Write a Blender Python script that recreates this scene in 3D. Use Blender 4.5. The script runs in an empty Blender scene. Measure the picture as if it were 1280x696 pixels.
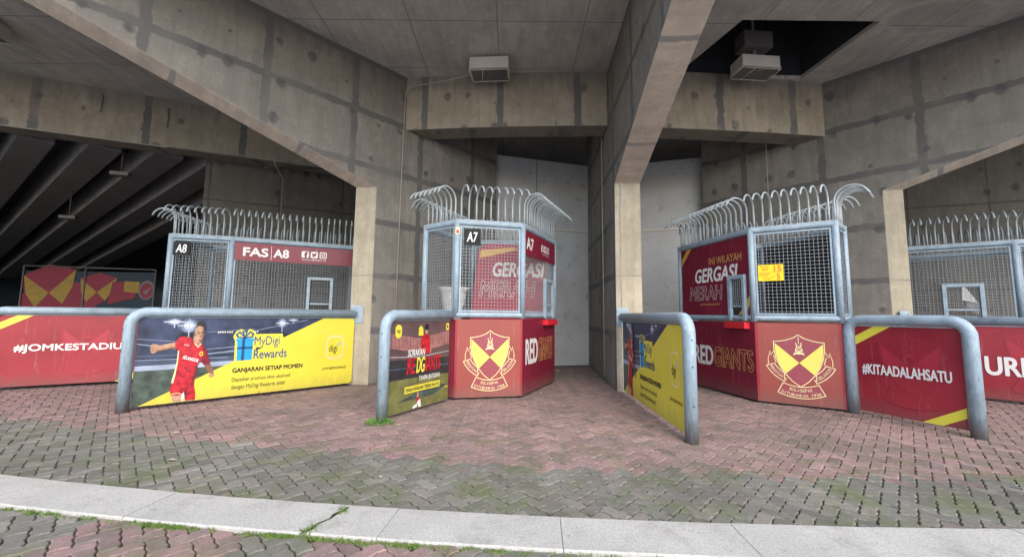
import bpy, math, random
from mathutils import Vector, Matrix
random.seed(7)
S = bpy.context.scene
COL = S.collection
# ------------------------------------------------------------------ camera
cam_d = bpy.data.cameras.new('camera'); cam = bpy.data.objects.new('camera', cam_d); COL.objects.link(cam)
p, r = math.radians(5.36), math.radians(0.62)
F = Vector((0, math.cos(p), math.sin(p))); R0 = Vector((1, 0, 0)); U0 = R0.cross(F)
Rv = R0*math.cos(r)+U0*math.sin(r); Uv = U0*math.cos(r)-R0*math.sin(r)
cam.matrix_world = Matrix(((Rv.x, Uv.x, -F.x, 0), (Rv.y, Uv.y, -F.y, 0), (Rv.z, Uv.z, -F.z, 1.2), (0, 0, 0, 1)))
cam_d.sensor_width = 36; cam_d.lens = 36*490/1280; cam_d.clip_start = .05; cam_d.clip_end = 600
S.camera = cam
# ------------------------------------------------------------------ light
SUN_EL, SUN_AZ = math.radians(42), math.radians(165)      # azimuth clockwise from +Y
w = bpy.data.worlds.new('World'); S.world = w; w.use_nodes = True
nt = w.node_tree; bg = nt.nodes['Background']
sky = nt.nodes.new('ShaderNodeTexSky'); sky.sky_type = 'NISHITA'; sky.sun_disc = False
sky.sun_elevation = SUN_EL; sky.sun_rotation = SUN_AZ; sky.air_density = 1.0; sky.dust_density = 2.5; sky.ozone_density = 1.0
nt.links.new(sky.outputs[0], bg.inputs[0]); bg.inputs[1].default_value = .15
sd = bpy.data.lights.new('sun', 'SUN'); sd.energy = .6; sd.angle = math.radians(80); sd.color = (1, .985, .97)
sun = bpy.data.objects.new('sun', sd); COL.objects.link(sun)
dirv = Vector((math.sin(SUN_AZ)*math.cos(SUN_EL), math.cos(SUN_AZ)*math.cos(SUN_EL), math.sin(SUN_EL)))
sun.rotation_euler = dirv.to_track_quat('Z', 'Y').to_euler()
S.view_settings.view_transform = 'Standard'; S.view_settings.look = 'None'
S.view_settings.gamma = 1; S.view_settings.exposure = 1.38
S.render.engine = 'CYCLES'
S.cycles.max_bounces = 8; S.cycles.diffuse_bounces = 7

# ------------------------------------------------------------------ materials
def node_mat(name):
    m = bpy.data.materials.new(name); m.use_nodes = True
    return m, m.node_tree.nodes, m.node_tree.links, m.node_tree.nodes['Principled BSDF']
def N(ns, t, **k):
    n = ns.new(t)
    for a, b in k.items(): setattr(n, a, b)
    return n
def val(n, i, v): n.inputs[i].default_value = v
def mixc(ns, ls, fac, a, b, mode='MIX'):
    n = N(ns, 'ShaderNodeMix', data_type='RGBA', blend_type=mode)
    for s, x in ((n.inputs[0], fac), (n.inputs[6], a), (n.inputs[7], b)):
        if isinstance(x, (int, float)): s.default_value = x
        elif isinstance(x, tuple): s.default_value = (*x[:3], 1)
        else: ls.new(x, s)
    return n.outputs[2]
def ramp(ns, ls, src, lo, hi, a=0., b=1.):
    n = N(ns, 'ShaderNodeMapRange'); n.clamp = True
    ls.new(src, n.inputs[0]); val(n, 1, lo); val(n, 2, hi); val(n, 3, a); val(n, 4, b)
    return n.outputs[0]
def math_(ns, ls, op, a, b=None):
    n = N(ns, 'ShaderNodeMath', operation=op)
    for s, x in ((n.inputs[0], a), (n.inputs[1], b)):
        if x is None: continue
        if isinstance(x, (int, float)): s.default_value = x
        else: ls.new(x, s)
    return n.outputs[0]
def noise(ns, ls, vec, scale, detail=4, rough=.55):
    n = N(ns, 'ShaderNodeTexNoise'); val(n, 'Scale', scale); val(n, 'Detail', detail); val(n, 'Roughness', rough)
    ls.new(vec, n.inputs['Vector']); return n.outputs[0]
def mapping(ns, ls, vec, sc=(1, 1, 1), loc=(0, 0, 0), rot=(0, 0, 0)):
    n = N(ns, 'ShaderNodeMapping'); n.inputs['Scale'].default_value = sc; n.inputs['Location'].default_value = loc
    n.inputs['Rotation'].default_value = rot
    ls.new(vec, n.inputs[0]); return n.outputs[0]
def rgb(h):   # plain linear tuple
    return h
def concrete(name, base, bw=1.3, bh=.95, band=.05, band_dark=.62, holes=True, seam_thin=False, off=(0, 0, 0), stain=None):
    m, ns, ls, P = node_mat(name)
    uv = N(ns, 'ShaderNodeTexCoord').outputs['UV']
    uvo = mapping(ns, ls, uv, loc=off)
    nz = N(ns, 'ShaderNodeTexNoise'); val(nz, 'Scale', 2.6); val(nz, 'Detail', 7); val(nz, 'Roughness', .75); ls.new(uv, nz.inputs['Vector'])
    dv = N(ns, 'ShaderNodeVectorMath', operation='MULTIPLY_ADD')
    ls.new(nz.outputs[1], dv.inputs[0]); k = .0 if seam_thin else .07
    dv.inputs[1].default_value = (k, k, 0); ls.new(uvo, dv.inputs[2])
    br = N(ns, 'ShaderNodeTexBrick'); br.offset = 0; br.squash = 1
    ls.new(dv.outputs[0], br.inputs['Vector']); val(br, 'Scale', 1); val(br, 'Brick Width', bw); val(br, 'Row Height', bh)
    val(br, 'Mortar Size', band*(1 if seam_thin else 1.9)); val(br, 'Mortar Smooth', 1. if not seam_thin else .1); val(br, 'Bias', 0)
    br.inputs['Color1'].default_value = (.0, .0, .0, 1); br.inputs['Color2'].default_value = (1, 1, 1, 1); br.inputs['Mortar'].default_value = (.5, .5, .5, 1)
    fac = br.outputs['Fac']
    if not seam_thin:
        fac = ramp(ns, ls, math_(ns, ls, 'ADD', fac, math_(ns, ls, 'MULTIPLY', math_(ns, ls, 'SUBTRACT', noise(ns, ls, uv, 4.5, 8, .75), .5), 1.7)), .42, .62)
    # large tone variation
    big = noise(ns, ls, uv, 1.1, 8, .68); mid = noise(ns, ls, mapping(ns, ls, uv, (3.6, .5, 1)), 1.9, 8, .75); fine = noise(ns, ls, uv, 30, 6, .78)
    c = mixc(ns, ls, ramp(ns, ls, big, .32, .68), tuple(x*.70 for x in base), tuple(min(x*1.2, 1) for x in base))
    c = mixc(ns, ls, ramp(ns, ls, br.outputs['Color'], 0, 1, 0, .22), c, tuple(x*.7 for x in base))
    c = mixc(ns, ls, ramp(ns, ls, mid, .44, .66, 0, .62), c, (base[0]*.56, base[1]*.57, base[2]*.60))
    c = mixc(ns, ls, ramp(ns, ls, noise(ns, ls, uv, 5.5, 8, .75), .54, .66, 0, .4), c, (base[0]*1.35, base[1]*1.33, base[2]*1.28))
    c = mixc(ns, ls, ramp(ns, ls, fine, .35, .7, 0, .28), c, tuple(x*.6 for x in base))
    szz = N(ns, 'ShaderNodeSeparateXYZ'); ls.new(uv, szz.inputs[0])
    if not seam_thin:   # rain stains under the slab, splash dirt at the foot
        wn = noise(ns, ls, mapping(ns, ls, uv, (2.2, .6, 1)), 1.5, 7, .7)
        top = math_(ns, ls, 'MULTIPLY', ramp(ns, ls, math_(ns, ls, 'ADD', szz.outputs[1], math_(ns, ls, 'MULTIPLY', wn, 1.6)), 6.1, 6.45), .55)
        c = mixc(ns, ls, top, c, (base[0]*.42, base[1]*.42, base[2]*.44))
        ft = math_(ns, ls, 'MULTIPLY', ramp(ns, ls, math_(ns, ls, 'ADD', szz.outputs[1], math_(ns, ls, 'MULTIPLY', wn, .5)), .38, .2), .6)
        c = mixc(ns, ls, ft, c, (base[0]*.4, base[1]*.4, base[2]*.38))
    if band > 0:
        bm = math_(ns, ls, 'MULTIPLY', fac, ramp(ns, ls, noise(ns, ls, uv, 1.1, 3), .3, .5, .35, 1)) if not seam_thin else fac
        g = sum(base)/3*band_dark
        c = mixc(ns, ls, bm, c, (g*1.02, g, g*.98))
    bump_h = fine
    if holes:
        vv = N(ns, 'ShaderNodeTexVoronoi'); vv.voronoi_dimensions = '2D'; val(vv, 'Scale', 1.9); val(vv, 'Randomness', .55)
        dd = N(ns, 'ShaderNodeVectorMath', operation='MULTIPLY_ADD'); ls.new(nz.outputs[1], dd.inputs[0]); dd.inputs[1].default_value = (.16, .16, 0)
        ls.new(mapping(ns, ls, uv, (1, .82, 1)), dd.inputs[2]); ls.new(dd.outputs[0], vv.inputs['Vector'])
        size = ramp(ns, ls, vv.outputs['Color'], .2, .75, -.005, .135)
        h = math_(ns, ls, 'LESS_THAN', vv.outputs['Distance'], size)
        soft = ramp(ns, ls, math_(ns, ls, 'SUBTRACT', vv.outputs['Distance'], size), -.03, .03, .9, 0)
        soft = math_(ns, ls, 'MULTIPLY', soft, ramp(ns, ls, noise(ns, ls, uv, 14, 3), .3, .6, .45, 1))
        g = sum(base)/3*.36
        c = mixc(ns, ls, soft, c, (g, g, g))
    # pits
    pv = N(ns, 'ShaderNodeTexVoronoi'); pv.voronoi_dimensions = '2D'; val(pv, 'Scale', 23); ls.new(uv, pv.inputs['Vector'])
    pit = math_(ns, ls, 'LESS_THAN', pv.outputs['Distance'], .09)
    pit = math_(ns, ls, 'MULTIPLY', pit, ramp(ns, ls, noise(ns, ls, uv, 2.3, 2), .5, .56))
    c = mixc(ns, ls, math_(ns, ls, 'MULTIPLY', pit, .65), c, tuple(x*.35 for x in base))
    if stain:
        ob = N(ns, 'ShaderNodeTexCoord').outputs['UV']
        sx = N(ns, 'ShaderNodeSeparateXYZ'); ls.new(ob, sx.inputs[0])
        jit = noise(ns, ls, uv, 1.7, 5, .6)
        for (cx, cy, rx, ry) in stain:
            a = math_(ns, ls, 'POWER', math_(ns, ls, 'ABSOLUTE', math_(ns, ls, 'DIVIDE', math_(ns, ls, 'SUBTRACT', sx.outputs[0], cx), rx)), 2)
            b = math_(ns, ls, 'POWER', math_(ns, ls, 'ABSOLUTE', math_(ns, ls, 'DIVIDE', math_(ns, ls, 'SUBTRACT', sx.outputs[1], cy), ry)), 2)
            d = math_(ns, ls, 'ADD', math_(ns, ls, 'SQRT', math_(ns, ls, 'ADD', a, b)), math_(ns, ls, 'MULTIPLY', jit, .9))
            c = mixc(ns, ls, ramp(ns, ls, d, 1.25, 1.42, .32, 0), c, tuple(x*.55 for x in base))
            rim = math_(ns, ls, 'MULTIPLY', ramp(ns, ls, d, 1.34, 1.43), ramp(ns, ls, d, 1.46, 1.62, 1, 0))
            c = mixc(ns, ls, math_(ns, ls, 'MULTIPLY', rim, .6), c, (.5, .49, .47))
    ls.new(c, P.inputs['Base Color']); val(P, 'Roughness', .88); val(P, 'Specular IOR Level', .25)
    bp = N(ns, 'ShaderNodeBump'); val(bp, 'Strength', .35); val(bp, 'Distance', .012); ls.new(math_(ns, ls, 'ADD', fine, math_(ns, ls, 'MULTIPLY', fac, -.5 if seam_thin else .25)), bp.inputs['Height'])
    ls.new(bp.outputs[0], P.inputs['Normal'])
    return m
def plain(name, c, rough=.5, metal=0, var=.18, scale=6, dirt=None, spec=.5, bump=0, grime=0):
    m, ns, ls, P = node_mat(name)
    ob = N(ns, 'ShaderNodeTexCoord').outputs['UV']
    n1 = noise(ns, ls, ob, scale, 5, .6)
    col = mixc(ns, ls, ramp(ns, ls, n1, .3, .7), tuple(x*(1-var) for x in c), tuple(min(1, x*(1+var)) for x in c))
    if dirt:
        n2 = noise(ns, ls, ob, scale*3.1, 6, .7)
        col = mixc(ns, ls, ramp(ns, ls, n2, .56, .66, 0, .7), col, dirt)
    if grime:
        sz = N(ns, 'ShaderNodeSeparateXYZ'); ls.new(ob, sz.inputs[0])
        gn = noise(ns, ls, mapping(ns, ls, ob, (3, 1, 1)), 4.2, 8, .75)
        lo = ramp(ns, ls, math_(ns, ls, 'ADD', sz.outputs[1], math_(ns, ls, 'MULTIPLY', gn, .5)), .50, .24, 0, grime)
        col = mixc(ns, ls, lo, col, (.13, .105, .09))
        st = noise(ns, ls, mapping(ns, ls, ob, (14, .9, 1)), 2.0, 6, .7)
        col = mixc(ns, ls, ramp(ns, ls, st, .58, .74, 0, grime*.55), col, (.42, .38, .35))
        sc = noise(ns, ls, mapping(ns, ls, ob, (1.2, 22, 1), rot=(0, 0, .5)), 3.0, 6, .8)
        col = mixc(ns, ls, ramp(ns, ls, sc, .66, .70, 0, grime*.6), col, (.5, .45, .42))
    ls.new(col, P.inputs['Base Color']); val(P, 'Metallic', metal); val(P, 'Specular IOR Level', spec)
    ls.new(ramp(ns, ls, n1, .3, .7, max(0, rough-.08), min(1, rough+.1)), P.inputs['Roughness'])
    if bump:
        bp = N(ns, 'ShaderNodeBump'); val(bp, 'Strength', bump); val(bp, 'Distance', .004); ls.new(noise(ns, ls, ob, scale*9, 3), bp.inputs['Height']); ls.new(bp.outputs[0], P.inputs['Normal'])
    return m
MT = {}
BEIGE = (.37, .33, .275)
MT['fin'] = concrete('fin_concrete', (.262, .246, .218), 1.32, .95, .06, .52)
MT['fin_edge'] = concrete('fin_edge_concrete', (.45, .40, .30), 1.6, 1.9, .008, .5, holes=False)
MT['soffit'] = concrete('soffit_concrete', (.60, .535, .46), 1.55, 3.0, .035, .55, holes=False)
MT['ceil'] = concrete('ceiling_concrete', (.52, .495, .465), 1.35, 1.16, .008, .45, holes=False, seam_thin=True, off=(.27, .16, 0), stain=[(6.35, 5.45, .75, .34)])
MT['beam'] = concrete('beam_concrete', (.39, .345, .28), 1.7, 2.3, .075, .42, off=(.75, .05, 0))
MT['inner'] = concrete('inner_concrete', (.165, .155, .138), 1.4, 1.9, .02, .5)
MT['dark'] = concrete('void_shade_concrete', (.10, .12, .165), 2.5, 2.5, .01, .6, holes=False)  # deep shade and navy haze of the void put into the base colour
MT['steel'] = plain('blue_grey_paint', (.28, .37, .44), .45, 0, .22, 7, (.42, .45, .46), .45, .3, grime=.9)
MT['bar'] = plain('galvanised_bar', (.37, .42, .44), .6, .1, .15, 8)
MT['wire'] = plain('wire_mesh_steel', (.30, .325, .34), .55, .2, .1, 8)
MT['maroon'] = plain('maroon_laminate', (.19, .012, .032), .36, 0, .12, 1.5, None, .45, grime=.55)
MT['faded_sheen'] = plain('faded_sheen_red_laminate', (.29, .062, .052), .4, 0, .14, 1.3, None, .45, grime=.55)  # some fading, with front light and sky sheen put into the base colour
MT['crimson'] = plain('crimson_banner', (.30, .022, .036), .38, 0, .22, .9, None, .45, grime=.55)
MT['crim2'] = plain('crimson_watermark', (.37, .026, .046), .38, 0, .1, 2)
MT['yellow'] = plain('banner_yellow', (.72, .63, .06), .38, 0, .05, 2, grime=.35)
MT['gold'] = plain('stripe_gold', (.68, .40, .08), .4, 0, .05, 2)
MT['lemon'] = plain('stripe_yellow', (.74, .66, .07), .4, 0, .05, 2)
MT['crestyellow'] = plain('crest_yellow', (.70, .66, .13), .4, 0, .05, 2)
MT['cream'] = plain('crest_cream', (.78, .66, .36), .42, 0, .04, 2)
MT['crestred'] = plain('crest_red', (.28, .055, .075), .4, 0, .05, 2, grime=.35)
MT['white'] = plain('print_white', (.75, .75, .73), .4, 0, .03, 2)
MT['offwhite'] = plain('print_pale_grey', (.5, .5, .5), .5, 0, .1, 9)
MT['palegold'] = plain('print_pale_gold', (.55, .30, .10), .4, 0, .05, 2)
MT['black'] = plain('print_black', (.018, .018, .02), .4, 0, .1, 2)
MT['navy'] = plain('print_navy', (.03, .042, .09), .4, 0, .8, 4)
MT['navy2'] = plain('print_slate_blue', (.06, .085, .14), .4, 0, .3, 3)
MT['paleblue'] = plain('print_pale_blue', (.35, .42, .55), .4, 0, .3, 3)
MT['slate'] = plain('print_glow_blue', (.16, .20, .30), .4, 0, .3, 5)
MT['pitch'] = plain('print_pitch_green', (.06, .085, .07), .4, 0, .6, 9)
MT['olive'] = plain('print_olive_grass', (.16, .16, .055), .4, 0, .35, 7)
MT['mauve'] = plain('print_mauve_dusk', (.12, .075, .075), .4, 0, .3, 3)
MT['pinkstand'] = plain('print_pink_stand', (.33, .15, .14), .4, 0, .3, 12)
MT['charcoal'] = plain('print_charcoal', (.03, .03, .034), .4, 0, .3, 6)
MT['shirt'] = plain('print_red_shirt', (.46, .014, .028), .4, 0, .5, 16)
MT['darkshirt'] = plain('print_dark_red', (.22, .008, .02), .4, 0, .5, 16)
MT['skin'] = plain('print_skin', (.43, .25, .16), .4, 0, .35, 16)
MT['skin2'] = plain('print_skin_shade', (.22, .10, .06), .4, 0, .15, 9)
MT['cyan'] = plain('print_gift_blue', (.015, .33, .62), .4, 0, .08, 4)
MT['dblue'] = plain('print_dark_blue', (.012, .07, .22), .4, 0, .1, 4)
MT['tray'] = plain('red_painted_tray', (.62, .018, .03), .4, 0, .08, 4)
MT['shutter'] = plain('shutter_paint', (.50, .515, .525), .55, 0, .12, 1.2, (.30, .30, .29), .3)
MT['sign_black'] = plain('sign_black', (.014, .015, .017), .6, 0, .1, 4, None, .25)
MT['sign_yellow'] = plain('sign_yellow', (.86, .62, .0), .45, 0, .03, 4)
MT['sign_orange'] = plain('sign_orange', (.72, .16, .02), .45, 0, .05, 4)
MT['fixture'] = plain('fixture_cream', (.62, .59, .53), .5, 0, .06, 3)
MT['fixglass'] = plain('fixture_glass', (.10, .10, .10), .2, 0, .1, 3)
MT['pipe'] = plain('conduit_pvc', (.33, .315, .285), .5, 0, .1, 4)
MT['pipedark'] = plain('conduit_dark', (.14, .13, .125), .6, 0, .1, 4)
MT['plasticw'] = plain('white_plastic', (.55, .56, .55), .5, 0, .15, 4)
MT['hole'] = plain('bolt_dark', (.02, .02, .02), .6)
MT['leaf'] = plain('weed_leaf', (.13, .31, .045), .6, 0, .3, 30)
MT['grass'] = plain('grass_blade', (.13, .22, .035), .65, 0, .35, 20)
MT['dryleaf'] = plain('dry_leaf', (.50, .42, .30), .8, 0, .3, 40)
MT['pflagred'] = plain('flag_red', (.20, .016, .035), .6); MT['pflagyel'] = plain('flag_yellow', (.28, .18, .03), .6)
MT['hoardblue'] = plain('hoarding_blue', (.01, .025, .04), .6)

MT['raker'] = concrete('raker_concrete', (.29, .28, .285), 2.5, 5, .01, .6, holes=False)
MT['shaft_shade'] = plain('shaft_shade_concrete', (.022, .024, .03), .9, 0, .3, 2)  # darkness inside the ceiling shaft painted as its base colour
MT['board'] = plain('board_red', (.34, .014, .045), .4, 0, .12, 2, grime=.3)
def paver_mat():
    m, ns, ls, P = node_mat('interlocking_pavers')
    at = N(ns, 'ShaderNodeAttribute'); at.attribute_name = 'tint'
    uv = N(ns, 'ShaderNodeTexCoord').outputs['UV']
    f = noise(ns, ls, uv, 60, 5, .7); g = noise(ns, ls, uv, 2.4, 6, .65); h = noise(ns, ls, uv, 9, 5, .7)
    c = mixc(ns, ls, ramp(ns, ls, f, .3, .7, 0, .5), at.outputs['Color'], (.09, .085, .08))
    c = mixc(ns, ls, ramp(ns, ls, h, .52, .72, 0, .55), c, (.30, .285, .26))
    sx = N(ns, 'ShaderNodeSeparateXYZ'); ls.new(uv, sx.inputs[0])
    near = ramp(ns, ls, sx.outputs[1], 3.0, 5.2, .85, 0)
    c = mixc(ns, ls, math_(ns, ls, 'MULTIPLY', ramp(ns, ls, g, .47, .64), near), c, (.125, .145, .07))
    far_tone = ramp(ns, ls, sx.outputs[1], 4.6, 7.5, 0, .62)  # floor mixes towards a darker brown with distance
    c = mixc(ns, ls, far_tone, c, (.145, .125, .115))
    c = mixc(ns, ls, ramp(ns, ls, noise(ns, ls, uv, 1.1, 8, .7), .46, .66, 0, .6), c, (.115, .105, .095))
    c = mixc(ns, ls, ramp(ns, ls, noise(ns, ls, uv, 17, 6, .8), .58, .66, 0, .7), c, (.055, .05, .045))
    ls.new(c, P.inputs['Base Color']); val(P, 'Roughness', .82); val(P, 'Specular IOR Level', .3)
    bp = N(ns, 'ShaderNodeBump'); val(bp, 'Strength', .6); val(bp, 'Distance', .004); ls.new(f, bp.inputs['Height']); ls.new(bp.outputs[0], P.inputs['Normal'])
    return m
MT['paver'] = paver_mat()
def soil_mat():
    m, ns, ls, P = node_mat('soil_moss_and_bounce_ground')
    uv = N(ns, 'ShaderNodeTexCoord').outputs['UV']
    a = noise(ns, ls, uv, 5, 6, .7)
    c = mixc(ns, ls, ramp(ns, ls, a, .44, .58), (.024, .022, .018), (.07, .095, .026))
    sx = N(ns, 'ShaderNodeSeparateXYZ'); ls.new(uv, sx.inputs[0])
    c = mixc(ns, ls, ramp(ns, ls, sx.outputs[1], 4.5, 6.5), c, (.05, .045, .04))
    c = mixc(ns, ls, ramp(ns, ls, sx.outputs[1], .2, -.4), c, (.38, .36, .34))  # unseen ground behind the camera made pale to bounce light onto the ceiling
    ls.new(c, P.inputs['Base Color']); val(P, 'Roughness', .95)
    return m
MT['soil'] = soil_mat()
def kerb_mat():
    m, ns, ls, P = node_mat('granolithic_kerb')
    uv = N(ns, 'ShaderNodeTexCoord').outputs['UV']
    f = noise(ns, ls, uv, 75, 3, .8); g = noise(ns, ls, uv, 1.8, 5, .6); sp = noise(ns, ls, uv, 45, 3, .7)
    c = mixc(ns, ls, ramp(ns, ls, g, .3, .7), (.42, .415, .38), (.54, .53, .49))
    c = mixc(ns, ls, ramp(ns, ls, f, .46, .60, 0, .55), c, (.24, .235, .22))
    c = mixc(ns, ls, ramp(ns, ls, sp, .5, .7, 0, .5), c, (.36, .355, .33))
    c = mixc(ns, ls, ramp(ns, ls, noise(ns, ls, uv, 3.1, 8, .8), .50, .66, 0, .6), c, (.25, .245, .215))
    c = mixc(ns, ls, ramp(ns, ls, noise(ns, ls, uv, 9, 8, .8), .58, .66, 0, .5), c, (.17, .165, .14))
    ls.new(c, P.inputs['Base Color']); val(P, 'Roughness', .9)
    bp = N(ns, 'ShaderNodeBump'); val(bp, 'Strength', .6); val(bp, 'Distance', .004); ls.new(f, bp.inputs['Height']); ls.new(bp.outputs[0], P.inputs['Normal'])
    return m
MT['kerb'] = kerb_mat()

# ------------------------------------------------------------------ object helpers
def tag(o, label=None, cat=None, group=None, kind=None):
    if label: o['label'] = label
    if cat: o['category'] = cat
    if group: o['group'] = group
    if kind: o['kind'] = kind
    elif label: o['kind'] = 'thing'
    return o
def thing(name, label, cat, loc=(0, 0, 0), group=None):
    o = bpy.data.objects.new(name, None); COL.objects.link(o); o.location = loc; o.empty_display_size = .2
    return tag(o, label, cat, group)
class MB:
    def __init__(s): s.v = []; s.f = []; s.m = []; s.sm = []; s.mats = []
    def mi(s, m):
        if m not in s.mats: s.mats.append(m)
        return s.mats.index(m)
    def add(s, vs, fs, m, smooth=False):
        b = len(s.v); s.v += [tuple(x) for x in vs]; k = s.mi(m)
        for f in fs: s.f.append(tuple(i+b for i in f)); s.m.append(k); s.sm.append(smooth)
    def box(s, c, ax, ay, az, m):     # centre and three half-axis vectors
        c, ax, ay, az = map(Vector, (c, ax, ay, az)); vs = [c+i*ax+j*ay+k*az for k in (-1, 1) for j in (-1, 1) for i in (-1, 1)]
        fs = [(0, 2, 3, 1), (4, 5, 7, 6), (0, 1, 5, 4), (2, 6, 7, 3), (0, 4, 6, 2), (1, 3, 7, 5)]
        if ax.cross(ay).dot(az) < 0: fs = [f[::-1] for f in fs]
        s.add(vs, fs, m)
    def tube(s, pts, r, m, seg=12, caps=True):
        pts = [Vector(q) for q in pts]; n = len(pts); rings = []
        t0 = (pts[1]-pts[0]).normalized(); up = Vector((0, 0, 1)) if abs(t0.z) < .9 else Vector((1, 0, 0))
        a = t0.cross(up).normalized(); vs = []
        for i, q in enumerate(pts):
            if i == 0: t = t0
            elif i == n-1: t = (pts[-1]-pts[-2]).normalized()
            else: t = ((pts[i+1]-q).normalized()+(q-pts[i-1]).normalized()).normalized()
            a = (a-t*a.dot(t)).normalized(); b = t.cross(a)
            for k in range(seg):
                th = 2*math.pi*k/seg; vs.append(q+a*(r*math.cos(th))+b*(r*math.sin(th)))
        fs = [(i*seg+k, i*seg+(k+1) % seg, (i+1)*seg+(k+1) % seg, (i+1)*seg+k) for i in range(n-1) for k in range(seg)]
        s.add(vs, fs, m, seg > 4)
        if caps:
            b = len(s.v)-len(vs); k = s.mi(m)
            s.f.append(tuple(b+i for i in range(seg))[::-1]); s.m.append(k); s.sm.append(False)
            s.f.append(tuple(b+(n-1)*seg+i for i in range(seg))); s.m.append(k); s.sm.append(False)
    def prism(s, poly, z0, z1, m):    # poly ccw in xy
        n = len(poly); vs = [(x, y, z0) for x, y in poly]+[(x, y, z1) for x, y in poly]
        s.add(vs, [tuple(range(n))[::-1], tuple(range(n, 2*n))]+[(i, (i+1) % n, (i+1) % n+n, i+n) for i in range(n)], m)
    def build(s, name, parent=None, bevel=0, label=None):
        o0 = Vector(parent_loc(parent)) if parent else Vector((0, 0, 0))
        me = bpy.data.meshes.new(name); me.from_pydata([Vector(v)-o0 for v in s.v], [], s.f)
        for m in s.mats: me.materials.append(MT[m] if isinstance(m, str) else m)
        me.polygons.foreach_set('material_index', s.m); me.polygons.foreach_set('use_smooth', s.sm)
        me.update()
        uvl = me.uv_layers.new(name='UVMap'); buf = [0.0]*(2*len(me.loops))
        for pl in me.polygons:
            n = pl.normal
            if abs(n.z) > .75: tx = None
            else: tx = Vector((-n.y, n.x)).normalized()
            for li in pl.loop_indices:
                q = me.vertices[me.loops[li].vertex_index].co+o0
                if tx is None: u, v = q.x, q.y
                else: u, v = q.x*tx.x+q.y*tx.y, q.z
                buf[2*li] = u; buf[2*li+1] = v
        uvl.data.foreach_set('uv', buf)
        o = bpy.data.objects.new(name, me); COL.objects.link(o)
        if parent: o.parent = parent
        if bevel:
            b = o.modifiers.new('bevel', 'BEVEL'); b.width = bevel; b.segments = 2; b.limit_method = 'ANGLE'
        if label: o['label'] = label
        return o
def parent_loc(o):
    L = Vector((0, 0, 0))
    while o is not None: L += Vector(o.location); o = o.parent
    return L
def recenter(o):
    """put a single-mesh thing's origin at its base"""
    me = o.data; xs = [v.co.x for v in me.vertices]; ys = [v.co.y for v in me.vertices]; zs = [v.co.z for v in me.vertices]
    c = Vector(((min(xs)+max(xs))/2, (min(ys)+max(ys))/2, min(zs)))
    me.transform(Matrix.Translation(-c)); o.location = c
    return o

class Frame:
    def __init__(s, a, b):
        s.o = Vector((a[0], a[1], 0)); d = Vector((b[0]-a[0], b[1]-a[1], 0)); s.L = d.length; s.x = d.normalized(); s.n = Vector((s.x.y, -s.x.x, 0))
    def P(s, u, v, w=0): return s.o+s.x*u+s.n*w+Vector((0, 0, v))
    def box(s, mb, u0, u1, v0, v1, w0, w1, m):
        mb.box(s.P((u0+u1)/2, (v0+v1)/2, (w0+w1)/2), s.x*abs(u1-u0)/2, s.n*(w1-w0)/2, Vector((0, 0, (v1-v0)/2)), m)

_g = {}
def glyphs(body, bold, shear, spacing=1.0):
    key = (body, bold, shear, spacing)
    if key in _g: return _g[key]
    cu = bpy.data.curves.new('lettering', 'FONT'); cu.body = body; cu.size = 1; cu.offset = 0; cu.shear = shear; cu.space_character = spacing
    cu.resolution_u = 4; cu.fill_mode = 'FRONT'
    ob = bpy.data.objects.new('lettering', cu); COL.objects.link(ob)
    dg = bpy.context.evaluated_depsgraph_get(); me = bpy.data.meshes.new_from_object(ob.evaluated_get(dg))
    vs = [(v.co.x, v.co.y) for v in me.vertices]; fs = [tuple(q.vertices) for q in me.polygons]
    bpy.data.objects.remove(ob); bpy.data.curves.remove(cu); bpy.data.meshes.remove(me)
    _g[key] = (vs, fs); return _g[key]

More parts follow.
